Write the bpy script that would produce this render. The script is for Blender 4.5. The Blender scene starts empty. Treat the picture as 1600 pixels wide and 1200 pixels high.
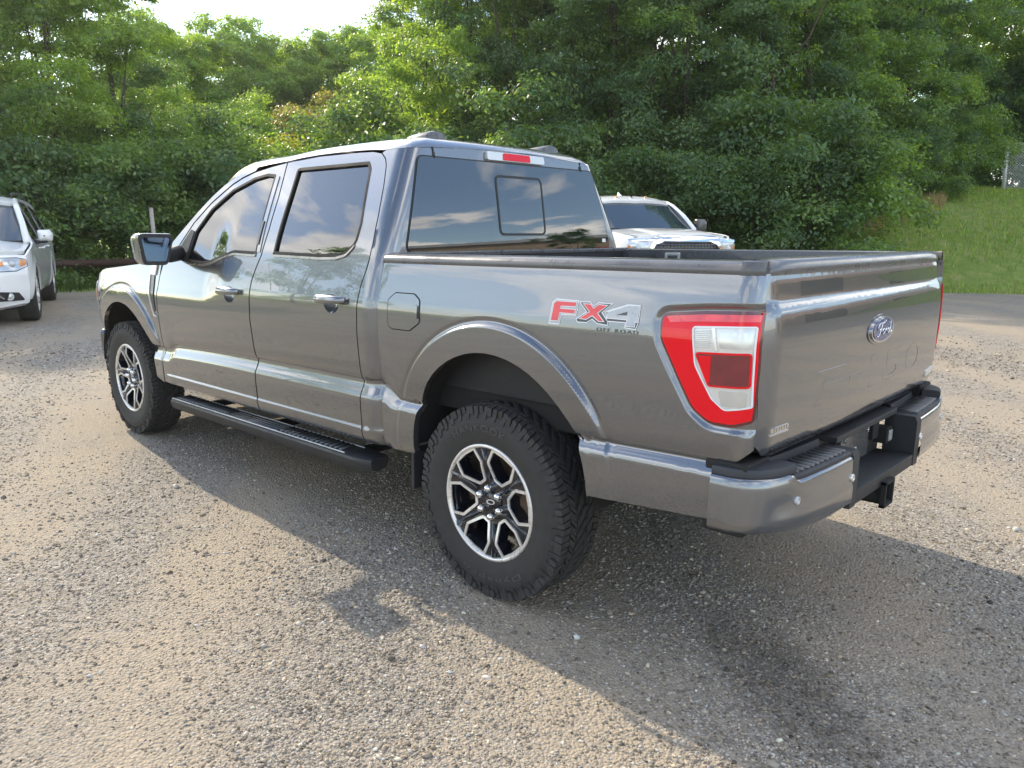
import bpy, bmesh, math, random
import numpy as np
from mathutils import Vector, Matrix
from mathutils.geometry import delaunay_2d_cdt

S = bpy.context.scene
COL = S.collection
R = math.radians

# ------------------------------------------------------------------ camera
CAM = np.array([-2.1216, 3.1323, 1.5392])
def make_camera():
    yaw, pit, roll = R(-47.08), R(-11.5807), R(0.6997)
    f = Vector((math.cos(yaw)*math.cos(pit), math.sin(yaw)*math.cos(pit), math.sin(pit)))
    r = f.cross(Vector((0, 0, 1))).normalized(); u = r.cross(f)
    r2 = r*math.cos(roll) + u*math.sin(roll); u2 = u*math.cos(roll) - r*math.sin(roll)
    cd = bpy.data.cameras.new('camera'); cd.sensor_width = 36.0; cd.lens = 1207.86/1600*36
    cd.clip_start = .05; cd.clip_end = 3000
    co = bpy.data.objects.new('camera', cd); COL.objects.link(co)
    m = Matrix((( r2.x, u2.x, -f.x, CAM[0]), (r2.y, u2.y, -f.y, CAM[1]), (r2.z, u2.z, -f.z, CAM[2]), (0, 0, 0, 1)))
    co.matrix_world = m
    S.camera = co
make_camera()

# ------------------------------------------------------------------ sun, sky, exposure
SUN_TO = Vector((1.75, -.19, 1.0)).normalized()          # towards the sun
SUN_EL = math.asin(SUN_TO.z); SUN_AZ = math.atan2(SUN_TO.x, SUN_TO.y)
ld = bpy.data.lights.new('sun', 'SUN'); ld.energy = 2.9; ld.angle = R(.55); ld.color = (1.0, .87, .67)
lo = bpy.data.objects.new('sun', ld); COL.objects.link(lo)
lo.rotation_euler = (-SUN_TO).to_track_quat('-Z', 'Y').to_euler(); lo.location = (20, -2, 30)

def make_world():
    w = bpy.data.worlds.new('World'); S.world = w; w.use_nodes = True
    nt = w.node_tree; nt.nodes.clear(); N = nt.nodes.new; L = nt.links.new
    out = N('ShaderNodeOutputWorld'); bg = N('ShaderNodeBackground'); bg.inputs['Strength'].default_value = .15
    sky = N('ShaderNodeTexSky'); sky.sky_type = 'NISHITA'; sky.sun_disc = False
    sky.sun_elevation = SUN_EL; sky.sun_rotation = SUN_AZ; sky.air_density = 1.0; sky.dust_density = .45; sky.ozone_density = 1.4
    tc = N('ShaderNodeTexCoord'); sp = N('ShaderNodeSeparateXYZ'); L(tc.outputs['Generated'], sp.inputs[0])
    def math_(op, a, b=None, v=None):
        m = N('ShaderNodeMath'); m.operation = op
        if isinstance(a, (int, float)): m.inputs[0].default_value = a
        else: L(a, m.inputs[0])
        if b is not None:
            if isinstance(b, (int, float)): m.inputs[1].default_value = b
            else: L(b, m.inputs[1])
        return m.outputs[0]
    zz = math_('MAXIMUM', sp.outputs['Z'], 0.0); den = math_('ADD', zz, .22)
    cx = math_('DIVIDE', sp.outputs['X'], den); cy = math_('DIVIDE', sp.outputs['Y'], den)
    cb = N('ShaderNodeCombineXYZ'); L(cx, cb.inputs[0]); L(cy, cb.inputs[1]); cb.inputs[2].default_value = 3.7
    n1 = N('ShaderNodeTexNoise'); n1.inputs['Scale'].default_value = 1.7; n1.inputs['Detail'].default_value = 9; n1.inputs['Roughness'].default_value = .56
    n1.inputs['Distortion'].default_value = .35
    L(cb.outputs[0], n1.inputs['Vector'])
    rp = N('ShaderNodeValToRGB'); rp.color_ramp.elements[0].position = .497; rp.color_ramp.elements[1].position = .560
    L(n1.outputs['Fac'], rp.inputs[0])
    # thin out towards the horizon haze
    n2 = N('ShaderNodeTexNoise'); n2.inputs['Scale'].default_value = 2.6; n2.inputs['Detail'].default_value = 5; L(cb.outputs[0], n2.inputs['Vector'])
    cr = N('ShaderNodeValToRGB'); e = cr.color_ramp.elements
    e[0].position = .30; e[0].color = (4.6, 4.7, 5.0, 1); e[1].position = .72; e[1].color = (12.5, 11.8, 10.7, 1)
    L(n2.outputs['Fac'], cr.inputs[0])
    mx = N('ShaderNodeMix'); mx.data_type = 'RGBA'
    L(math_('MULTIPLY', rp.outputs['Color'], .88), mx.inputs[0]); L(sky.outputs[0], mx.inputs[6]); L(cr.outputs['Color'], mx.inputs[7])
    L(mx.outputs[2], bg.inputs['Color']); L(bg.outputs[0], out.inputs[0])
make_world()
S.view_settings.view_transform = 'Standard'; S.view_settings.look = 'None'
S.view_settings.exposure = 1.22; S.view_settings.gamma = 1.0
S.render.engine = 'CYCLES'
S.cycles.max_bounces = 6; S.cycles.diffuse_bounces = 3; S.cycles.glossy_bounces = 3; S.cycles.transmission_bounces = 3; S.cycles.volume_bounces = 0; S.cycles.transparent_max_bounces = 4

# ------------------------------------------------------------------ helpers
def tag(o, label=None, cat=None, group=None, kind=None):
    if label: o['label'] = label
    if cat: o['category'] = cat
    if group: o['group'] = group
    if kind: o['kind'] = kind
    return o
def empty(name, loc=(0, 0, 0), rz=0, parent=None):
    o = bpy.data.objects.new(name, None); COL.objects.link(o); o.location = loc; o.rotation_euler = (0, 0, rz); o.parent = parent
    o.empty_display_size = .2
    return o
def link(name, me, parent=None):
    o = bpy.data.objects.new(name, me); COL.objects.link(o); o.parent = parent
    return o
def mesh(name, V, F, mat=None, parent=None, smooth=True, normals=None, tint=None, fm=None, mats=None):
    me = bpy.data.meshes.new(name)
    me.from_pydata([tuple(map(float, v)) for v in V] if not isinstance(V, list) else V, [], F)
    for m in (mats or ([mat] if mat else [])): me.materials.append(m)
    if smooth: me.polygons.foreach_set('use_smooth', [True]*len(me.polygons))
    if fm is not None: me.polygons.foreach_set('material_index', fm)
    if normals is not None: me.normals_split_custom_set_from_vertices([tuple(n) for n in normals])
    me.update()
    return link(name, me, parent)
def fast_mesh(name, V, idx, k, mat, parent=None, tint=None, smooth=False):
    """V (n,3) float array, idx (m*k) ints: m polygons of k corners"""
    me = bpy.data.meshes.new(name); n = len(V); m = len(idx)//k
    me.vertices.add(n); me.vertices.foreach_set('co', np.ascontiguousarray(V, np.float32).ravel())
    me.loops.add(m*k); me.loops.foreach_set('vertex_index', np.ascontiguousarray(idx, np.int32))
    me.polygons.add(m); me.polygons.foreach_set('loop_start', np.arange(0, m*k, k, dtype=np.int32))
    try: me.polygons.foreach_set('loop_total', np.full(m, k, np.int32))
    except Exception: pass
    if smooth: me.polygons.foreach_set('use_smooth', np.ones(m, bool))
    if tint is not None:
        a = me.attributes.new('tint', 'FLOAT_COLOR', 'POINT')
        c = np.ones((n, 4), np.float32); c[:, :3] = tint; a.data.foreach_set('color', c.ravel())
    me.materials.append(mat); me.update(calc_edges=True); me.validate()
    return link(name, me, parent)

class MB:
    """collects boxes, prisms, tubes into one mesh"""
    def __init__(s): s.v = []; s.f = []
    def add(s, V, F):
        b = len(s.v); s.v += [tuple(map(float, p)) for p in V]; s.f += [tuple(i+b for i in f) for f in F]; return s
    def box(s, x0, x1, y0, y1, z0, z1, bev=0.0, fn=None):
        if bev <= 0:
            V = [(x, y, z) for x in (x0, x1) for y in (y0, y1) for z in (z0, z1)]
            F = [(0, 1, 3, 2), (4, 6, 7, 5), (0, 4, 5, 1), (2, 3, 7, 6), (0, 2, 6, 4), (1, 5, 7, 3)]
        else:
            bm = bmesh.new(); bmesh.ops.create_cube(bm, size=1)
            for v in bm.verts: v.co = ((x0+x1)/2+v.co.x*(x1-x0), (y0+y1)/2+v.co.y*(y1-y0), (z0+z1)/2+v.co.z*(z1-z0))
            bmesh.ops.bevel(bm, geom=bm.edges[:], offset=bev, segments=2, affect='EDGES', profile=.6)
            bm.verts.index_update(); V = [v.co.copy() for v in bm.verts]; F = [tuple(v.index for v in f.verts) for f in bm.faces]; bm.free()
        if fn: V = [fn(*p) for p in V]
        return s.add(V, F)
    def tube(s, pts, rad, n=8, cap=True):
        pts = [np.array(p, float) for p in pts]; m = len(pts)
        rad = rad if hasattr(rad, '__len__') else [rad]*m
        b = len(s.v); up = np.array([0, 0, 1.0])
        for i, p in enumerate(pts):
            d = pts[min(i+1, m-1)]-pts[max(i-1, 0)]; d = d/(np.linalg.norm(d)+1e-9)
            a = np.cross(d, up if abs(d[2]) < .95 else np.array([1.0, 0, 0])); a /= np.linalg.norm(a); c = np.cross(d, a)
            for k in range(n):
                t = 2*math.pi*k/n; s.v.append(tuple(p+rad[i]*(a*math.cos(t)+c*math.sin(t))))
        for i in range(m-1):
            for k in range(n):
                k2 = (k+1) % n; s.f.append((b+i*n+k, b+i*n+k2, b+(i+1)*n+k2, b+(i+1)*n+k))
        if cap:
            s.f.append(tuple(b+k for k in range(n))[::-1]); s.f.append(tuple(b+(m-1)*n+k for k in range(n)))
        return s
    def lathe(s, prof, n=48, axis='y', c=(0, 0, 0), a0=0, a1=2*math.pi, close=False):
        """prof: (radius, axial) pairs"""
        b = len(s.v); full = abs(a1-a0-2*math.pi) < 1e-6; nn = n if full else n+1; m = len(prof)
        for k in range(nn):
            t = a0+(a1-a0)*k/n
            for r, h in prof:
                if axis == 'y': s.v.append((c[0]+r*math.cos(t), c[1]+h, c[2]+r*math.sin(t)))
                elif axis == 'x': s.v.append((c[0]+h, c[1]+r*math.cos(t), c[2]+r*math.sin(t)))
                else: s.v.append((c[0]+r*math.cos(t), c[1]+r*math.sin(t), c[2]+h))
        for k in range(n):
            k2 = (k+1) % nn
            for i in range(m-1 if not close else m):
                i2 = (i+1) % m
                s.f.append((b+k*m+i, b+k*m+i2, b+k2*m+i2, b+k2*m+i))
        return s
    def prism(s, poly, fn, d0, d1):
        """2D polygon extruded between depth d0 and d1; fn(u,v,d)->xyz"""
        n = len(poly); b = len(s.v)
        for d in (d0, d1):
            for p in poly: s.v.append(tuple(map(float, fn(p[0], p[1], d))))
        s.f.append(tuple(b+i for i in range(n))[::-1]); s.f.append(tuple(b+n+i for i in range(n)))
        for i in range(n):
            j = (i+1) % n; s.f.append((b+i, b+j, b+n+j, b+n+i))
        return s
    def build(s, name, mat, parent=None, smooth=False, label=None, angle=None):
        o = mesh(name, s.v, s.f, mat, parent, smooth=smooth or angle is not None)
        bm = bmesh.new(); bm.from_mesh(o.data); bmesh.ops.recalc_face_normals(bm, faces=bm.faces[:])
        if angle is not None:
            for e in bm.edges:
                if len(e.link_faces) == 2 and e.calc_face_angle(0) > R(angle): e.smooth = False
        bm.to_mesh(o.data); bm.free()
        if label: o['label'] = label
        return o

def inside(poly, P):
    poly = np.asarray(poly); x, y = P[:, 0], P[:, 1]; r = np.zeros(len(P), bool)
    a = poly; b = np.roll(poly, -1, 0)
    for (x0, y0), (x1, y1) in zip(a, b):
        c = (y0 > y) != (y1 > y)
        if y1 != y0: r ^= c & (x < (x1-x0)*(y-y0)/(y1-y0)+x0)
    return r
def resample(poly, sp):
    out = []
    for i in range(len(poly)):
        a = np.array(poly[i], float); b = np.array(poly[(i+1) % len(poly)], float)
        n = max(1, int(math.ceil(np.linalg.norm(b-a)/sp)))
        for k in range(n): out.append(a+(b-a)*k/n)
    return np.array(out)
def rnd(poly, r, n=5):
    """fillet the corners of a polygon; r may be a list"""
    out = []; m = len(poly)
    for i in range(m):
        p = np.array(poly[i], float); a = np.array(poly[i-1], float); b = np.array(poly[(i+1) % m], float)
        rr = r[i] if hasattr(r, '__len__') else r
        if rr <= 0: out.append(tuple(p)); continue
        da = a-p; db = b-p; la = np.linalg.norm(da); lb = np.linalg.norm(db); da /= la; db /= lb
        ang = math.acos(max(-1, min(1, float(da@db))))
        if ang > R(172): out.append(tuple(p)); continue
        t = min(rr/math.tan(ang/2), la*.48, lb*.48)
        p0 = p+da*t; p1 = p+db*t
        for k in range(n+1):
            s = k/n; out.append(tuple((1-s)**2*p0+2*s*(1-s)*p+s*s*p1))
    return out
def inset(poly, d):
    """shrink (d>0) a counter-clockwise or clockwise polygon"""
    P = np.asarray(poly, float); n = len(P)
    ar = .5*np.sum(P[:, 0]*np.roll(P[:, 1], -1)-np.roll(P[:, 0], -1)*P[:, 1]); sg = 1 if ar > 0 else -1
    out = []
    for i in range(n):
        e0 = P[i]-P[i-1]; e1 = P[(i+1) % n]-P[i]
        e0 = e0/(np.linalg.norm(e0)+1e-12); e1 = e1/(np.linalg.norm(e1)+1e-12)
        n0 = sg*np.array([-e0[1], e0[0]]); n1 = sg*np.array([-e1[1], e1[0]])
        m = n0+n1; L = np.linalg.norm(m)
        if L < 1e-6: m = n0; k = 1
        else: m = m/L; k = 1/max(.4, float(m@n0))
        out.append(tuple(P[i]+m*d*k))
    return out

def panel(name, poly, fmap, mat, parent=None, sp=.03, holes=(), depth=.02, out=(0, 1, 0), off=0.0, extra=None):
    """sheet cut to a 2D outline, laid on the smooth surface fmap(u,v), with turned-in edges"""
    poly = resample(poly, sp); loops = [poly]+[resample(h, sp) for h in holes]
    lo = poly.min(0); hi = poly.max(0)
    gx = np.arange(lo[0]+sp*.5, hi[0], sp); gy = np.arange(lo[1]+sp*.5, hi[1], sp)
    G = np.array(np.meshgrid(gx, gy)).reshape(2, -1).T
    rs = np.random.RandomState(7); G = G+rs.uniform(-.12, .12, G.shape)*sp
    if len(G):
        ok = inside(poly, G)
        for h in loops[1:]: ok &= ~inside(h, G)
        G = G[ok]
    B = np.concatenate(loops)
    if len(G):
        keep = np.ones(len(G), bool)
        for c in range(0, len(G), 2000):
            d = ((G[c:c+2000, None, :]-B[None])**2).sum(2).min(1); keep[c:c+2000] = d > (.42*sp)**2
        G = G[keep]
    if extra is not None and len(extra):
        X = np.asarray(extra, float); ok = inside(poly, X)
        for h in loops[1:]: ok &= ~inside(h, X)
        X = X[ok]
        if len(X):
            keep = np.ones(len(X), bool)
            for c in range(0, len(X), 2000): keep[c:c+2000] = ((X[c:c+2000, None, :]-B[None])**2).sum(2).min(1) > (.25*sp)**2
            X = X[keep]; keep = np.ones(len(G), bool)
            for c in range(0, len(G), 1000): keep[c:c+1000] = ((G[c:c+1000, None, :]-X[None])**2).sum(2).min(1) > (.6*sp)**2
            G = np.concatenate([G[keep], X])
    P2 = np.concatenate([B, G]) if len(G) else B
    E = []; b = 0
    for l in loops:
        n = len(l); E += [(b+i, b+(i+1) % n) for i in range(n)]; b += n
    vo, eo, fo, _, _, _ = delaunay_2d_cdt([Vector(p) for p in P2], E, [], 0, 1e-7)
    V2 = np.array([(v.x, v.y) for v in vo]); T = np.array([f for f in fo if len(f) == 3])
    cen = V2[T].mean(1); ok = inside(poly, cen)
    for h in loops[1:]: ok &= ~inside(h, cen)
    T = T[ok]
    h = 1.5e-3
    p = fmap(V2[:, 0], V2[:, 1])
    du = fmap(V2[:, 0]+h, V2[:, 1])-fmap(V2[:, 0]-h, V2[:, 1]); dv = fmap(V2[:, 0], V2[:, 1]+h)-fmap(V2[:, 0], V2[:, 1]-h)
    nr = np.cross(du, dv); nr /= np.linalg.norm(nr, axis=1)[:, None]+1e-12
    used = np.unique(T)
    sg = np.sign(np.mean(nr[used]@np.array(out, float)))
    nr *= sg
    a = V2[T]; ar = (a[:, 1, 0]-a[:, 0, 0])*(a[:, 2, 1]-a[:, 0, 1])-(a[:, 2, 0]-a[:, 0, 0])*(a[:, 1, 1]-a[:, 0, 1])
    fl = (ar*sg) < 0; T[fl] = T[fl][:, ::-1]
    p = p+nr*off
    remap = -np.ones(len(V2), int); remap[used] = np.arange(len(used)); T = remap[T]; p = p[used]; nr = nr[used]
    F = [tuple(map(int, t)) for t in T]
    V = list(map(tuple, p.tolist())); NN = list(map(tuple, nr.tolist()))
    if depth > 0:
        cnt = {}
        for t in F:
            for i in range(3):
                e = (t[i], t[(i+1) % 3]); k = (min(e), max(e)); cnt.setdefault(k, []).append(e)
        for k, l in cnt.items():
            if len(l) != 1: continue
            i, j = l[0]
            pi, pj = p[i], p[j]; ni, nj = nr[i], nr[j]
            en = np.cross(pj-pi, ni); en = en/(np.linalg.norm(en)+1e-12)
            b = len(V)
            V += [tuple(pj), tuple(pi), tuple(pi-ni*depth), tuple(pj-nj*depth)]; NN += [tuple(en)]*4
            F.append((b, b+1, b+2, b+3))
    return mesh(name, V, F, mat, parent, True, NN)

def loft(name, P, mat, parent=None, closeu=False, closev=False, caps=False, sharp=None):
    """P[m][n] grid of points"""
    P = np.asarray(P, float); m, n = P.shape[:2]; V = P.reshape(-1, 3).tolist(); F = []
    for i in range(m if closeu else m-1):
        for j in range(n if closev else n-1):
            i2 = (i+1) % m; j2 = (j+1) % n
            F.append((i*n+j, i*n+j2, i2*n+j2, i2*n+j))
    if caps and closev:
        F.append(tuple(range(n))[::-1]); F.append(tuple((m-1)*n+k for k in range(n)))
    o = mesh(name, [tuple(v) for v in V], F, mat, parent, True)
    bm = bmesh.new(); bm.from_mesh(o.data); bmesh.ops.recalc_face_normals(bm, faces=bm.faces[:])
    if sharp:
        for e in bm.edges:
            if len(e.link_faces) == 2 and e.calc_face_angle(0) > R(sharp): e.smooth = False
    bm.to_mesh(o.data); bm.free()
    return o
def mirror_copy(o, parent=None):
    """the same part on the other side of its thing"""
    c = o.copy(); COL.objects.link(c); c.parent = parent or o.parent; c.scale = (o.scale[0], -o.scale[1], o.scale[2])
    l = o.location; c.location = (l[0], -l[1], l[2])
    if c.get('label'): del c['label']
    for ch in o.children:
        d = ch.copy(); COL.objects.link(d); d.parent = c
    return c
def pchip(xk, yk, x):
    xk = np.asarray(xk, float); yk = np.asarray(yk, float); x = np.asarray(x, float)
    h = np.diff(xk); d = np.diff(yk)/h; m = np.zeros(len(xk))
    for i in range(1, len(xk)-1):
        if d[i-1]*d[i] > 0:
            w1 = 2*h[i]+h[i-1]; w2 = h[i]+2*h[i-1]; m[i] = (w1+w2)/(w1/d[i-1]+w2/d[i])
    m[0] = d[0]; m[-1] = d[-1]
    xx = np.clip(x, xk[0], xk[-1]); i = np.clip(np.searchsorted(xk, xx)-1, 0, len(xk)-2); t = (xx-xk[i])/h[i]
    y = (2*t**3-3*t**2+1)*yk[i]+(t**3-2*t**2+t)*h[i]*m[i]+(-2*t**3+3*t**2)*yk[i+1]+(t**3-t**2)*h[i]*m[i+1]
    return y+np.where(x < xk[0], (x-xk[0])*m[0], 0)+np.where(x > xk[-1], (x-xk[-1])*m[-1], 0)
def sstep(a, b, x):
    t = np.clip((np.asarray(x, float)-a)/(b-a), 0, 1); return t*t*(3-2*t)
_txt = {}
def text2d(s, shear=0.0, spacing=1.0):
    """outline of a word as 2D triangles, 1 unit high capitals"""
    cu = bpy.data.curves.new('t', 'FONT'); cu.body = s; cu.shear = shear; cu.space_character = spacing; cu.resolution_u = 3
    ob = bpy.data.objects.new('t', cu); COL.objects.link(ob)
    dg = bpy.context.evaluated_depsgraph_get(); me = ob.evaluated_get(dg).to_mesh()
    V = np.array([(v.co.x, v.co.y) for v in me.vertices]); F = [tuple(p.vertices) for p in me.polygons]
    ob.evaluated_get(dg).to_mesh_clear(); bpy.data.objects.remove(ob); bpy.data.curves.remove(cu)
    return V, F

# ------------------------------------------------------------------ materials
MATS = {}
def new_mat(name):
    m = bpy.data.materials.new(name); m.use_nodes = True; nt = m.node_tree
    b = nt.nodes['Principled BSDF']; MATS[name] = m
    return m, nt, b
def setp(b, **k):
    for a, v in k.items():
        n = a.replace('_', ' ')
        if n in b.inputs: b.inputs[n].default_value = v
def noise(nt, scale, detail=4, rough=.5, vec=None, dist=0):
    n = nt.nodes.new('ShaderNodeTexNoise'); n.inputs['Scale'].default_value = scale; n.inputs['Detail'].default_value = detail
    n.inputs['Roughness'].default_value = rough; n.inputs['Distortion'].default_value = dist
    if vec is not None: nt.links.new(vec, n.inputs['Vector'])
    return n
def ramp(nt, src, stops):
    r = nt.nodes.new('ShaderNodeValToRGB'); e = r.color_ramp.elements
    while len(e) < len(stops): e.new(.5)
    for i, (p, c) in enumerate(stops):
        e[i].position = p; e[i].color = (c, c, c, 1) if isinstance(c, (int, float)) else (*c, 1)
    nt.links.new(src, r.inputs[0]); return r.outputs[0]
def mix(nt, fac, a, b, typ='MIX'):
    m = nt.nodes.new('ShaderNodeMix'); m.data_type = 'RGBA'; m.blend_type = typ
    for i, v in ((0, fac), (6, a), (7, b)):
        if hasattr(v, 'is_output') or hasattr(v, 'links'): nt.links.new(v, m.inputs[i])
        elif isinstance(v, (int, float)): m.inputs[i].default_value = v
        else: m.inputs[i].default_value = (*v, 1)
    return m.outputs[2]
def objco(nt):
    return nt.nodes.new('ShaderNodeTexCoord').outputs['Object']
def bump(nt, b, h, strength=.3, dist=.01):
    n = nt.nodes.new('ShaderNodeBump'); n.inputs['Strength'].default_value = strength; n.inputs['Distance'].default_value = dist
    nt.links.new(h, n.inputs['Height']); nt.links.new(n.outputs[0], b.inputs['Normal'])
def simple(name, col, rough=.5, metal=0.0, var=.12, vs=14.0, coat=0.0, bmp=0.0, bs=200.0, ior=1.5, rvar=.12, spec=.5):
    """plain surface with a little procedural unevenness in colour and gloss"""
    m, nt, b = new_mat(name); co = objco(nt)
    n = noise(nt, vs, 5, .6, co)
    d = tuple(c*(1-var) for c in col); l = tuple(min(1, c*(1+var)) for c in col)
    nt.links.new(ramp(nt, n.outputs['Fac'], [(.3, d), (.7, l)]), b.inputs['Base Color'])
    nt.links.new(ramp(nt, n.outputs['Fac'], [(.25, max(0, rough-rvar)), (.75, min(1, rough+rvar))]), b.inputs['Roughness'])
    setp(b, Metallic=metal, Coat_Weight=coat, Coat_Roughness=.03, IOR=ior, Specular_IOR_Level=spec)
    if bmp > 0:
        n2 = noise(nt, bs, 3, .6, co); bump(nt, b, n2.outputs['Fac'], bmp, .002)
    return m
def paint(name, col, metal, rough, dust=.10, dcol=(.30, .26, .21), coat_ior=1.5):
    m, nt, b = new_mat(name); co = objco(nt)
    fl = noise(nt, 900, 2, .5, co); big = noise(nt, 1.6, 6, .62, co)
    c = ramp(nt, fl.outputs['Fac'], [(.35, tuple(x*.86 for x in col)), (.65, tuple(min(1, x*1.14) for x in col))])
    f = ramp(nt, big.outputs['Fac'], [(.42, 0.0), (.8, dust)])
    nt.links.new(mix(nt, f, c, dcol), b.inputs['Base Color'])
    setp(b, Metallic=metal, Roughness=rough, Coat_Weight=1.0, Coat_IOR=coat_ior)
    nt.links.new(ramp(nt, big.outputs['Fac'], [(.3, .004), (.8, .035)]), b.inputs['Coat Roughness'])
    return m
M_paint = paint('grey_metallic_paint', (.162, .173, .190), .80, .27, coat_ior=1.75)
M_white = paint('white_car_paint', (.82, .83, .83), 0.0, .4, .05, (.5, .46, .4))
M_black = simple('black_plastic', (.022, .024, .027), .55, 0, .25, 9, bmp=.25, bs=420)
M_liner = simple('bed_liner', (.012, .013, .016), .62, 0, .3, 12, bmp=.5, bs=160)
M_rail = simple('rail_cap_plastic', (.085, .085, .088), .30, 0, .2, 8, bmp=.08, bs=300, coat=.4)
M_pad = simple('step_pad_plastic', (.026, .029, .036), .5, 0, .2, 8, bmp=.2, bs=300)
M_dark = simple('underbody_black', (.012, .012, .012), .8, 0, .4, 7)
M_rubber = simple('tyre_rubber', (.030, .029, .028), .75, 0, .35, 26, bmp=.3, bs=260)
M_tread = simple('tread_rubber', (.034, .033, .032), .80, 0, .45, 40, bmp=.4, bs=200)
M_gloss = simple('gloss_black_alloy', (.010, .012, .018), .18, .2, .2, 6, coat=.6)
M_alloy = simple('machined_alloy', (.74, .72, .69), .32, .55, .08, 30)
M_chrome = simple('chrome', (.80, .80, .80), .07, 1.0, .04, 5, rvar=.03)
M_steel = simple('galvanised_steel', (.52, .54, .55), .45, .45, .15, 11)
M_rust = simple('dull_brake_iron', (.16, .11, .08), .7, .4, .4, 30)
M_glass = simple('tinted_glass', (.006, .008, .010),   .01, 0, .1, 3, ior=2.15, rvar=.004)
M_wind = simple('windscreen_glass', (.03, .045, .055), .01, 0, .1, 3, ior=1.9, rvar=.004)
M_mirror = simple('mirror_glass', (.085, .12, .19), .03, 1.0, .03, 3, rvar=.01)
M_red = simple('red_lamp_lens', (.78, .001, .012), .10, 0, .03, 6, coat=.5, ior=1.4, rvar=.05, spec=.3)
M_pred = simple('pale_red_lamp_lens', (.80, .06, .07), .12, 0, .2, 30, coat=.8)
M_dred = simple('dark_red_lamp_lens', (.16, .012, .020), .14, 0, .2, 20, coat=1.0, rvar=.05)
M_mred = simple('maroon_lamp_rim', (.10, .006, .012), .2, 0, .2, 20, coat=1.0, rvar=.05)
M_clear = simple('clear_lamp_lens', (.68, .68, .66), .20, .25, .04, 8, coat=1.0, rvar=.08)
M_amber = simple('amber_lens', (.65, .24, .05), .2, 0, .2, 30, coat=1.0)
M_lamp = simple('headlamp_reflector', (.60, .61, .60), .16, .5, .06, 10, coat=1.0)
M_dwhite = simple('decal_white', (.74, .76, .78), .35, 0, .04, 10, coat=.5)
M_dred2 = simple('decal_red', (.70, .035, .045), .35, 0, .06, 10, coat=.5)
M_dblk = simple('decal_black', (.02, .022, .026), .35, 0, .1, 10, coat=.5)
M_dgrey = simple('decal_silver', (.36, .39, .42), .35, .2, .12, 50, coat=.5)
M_trim = simple('satin_trim', (.34, .32, .29), .28, .85, .08, 12)
M_letter = simple('letter_rubber', (.075, .073, .070), .8, 0, .2, 30)  # paler than the tyre so that the raised words stand out
M_blue = simple('badge_blue', (.014, .045, .17), .25, 0, .15, 20, coat=1.0)

# ================================================================== the ground
HS = [-60, 0, .8, 2.2, 3.9, 6.9, 9.8, 13, 60]; HZ = [0, 0, .12, .75, 1.55, 2.42, 2.80, 2.95, 3.1]
def bank(x, y): return .61*(np.asarray(x, float)-2.68)-.79*(np.asarray(y, float)+17.14)
def ground_z(x, y):
    s = bank(x, y); dep = .681*(np.asarray(x, float)+2.12)-.732*(np.asarray(y, float)-3.13)
    return pchip(HS, HZ, s)*sstep(15, 8, x)+.13*sstep(6.5, 11, dep)*sstep(60, 40, dep)
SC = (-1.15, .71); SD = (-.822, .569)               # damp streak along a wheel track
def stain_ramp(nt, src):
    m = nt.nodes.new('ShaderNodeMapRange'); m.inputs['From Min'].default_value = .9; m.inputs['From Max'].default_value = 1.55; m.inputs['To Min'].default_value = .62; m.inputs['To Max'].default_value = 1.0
    nt.links.new(src, m.inputs['Value']); return m.outputs[0]
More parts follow.
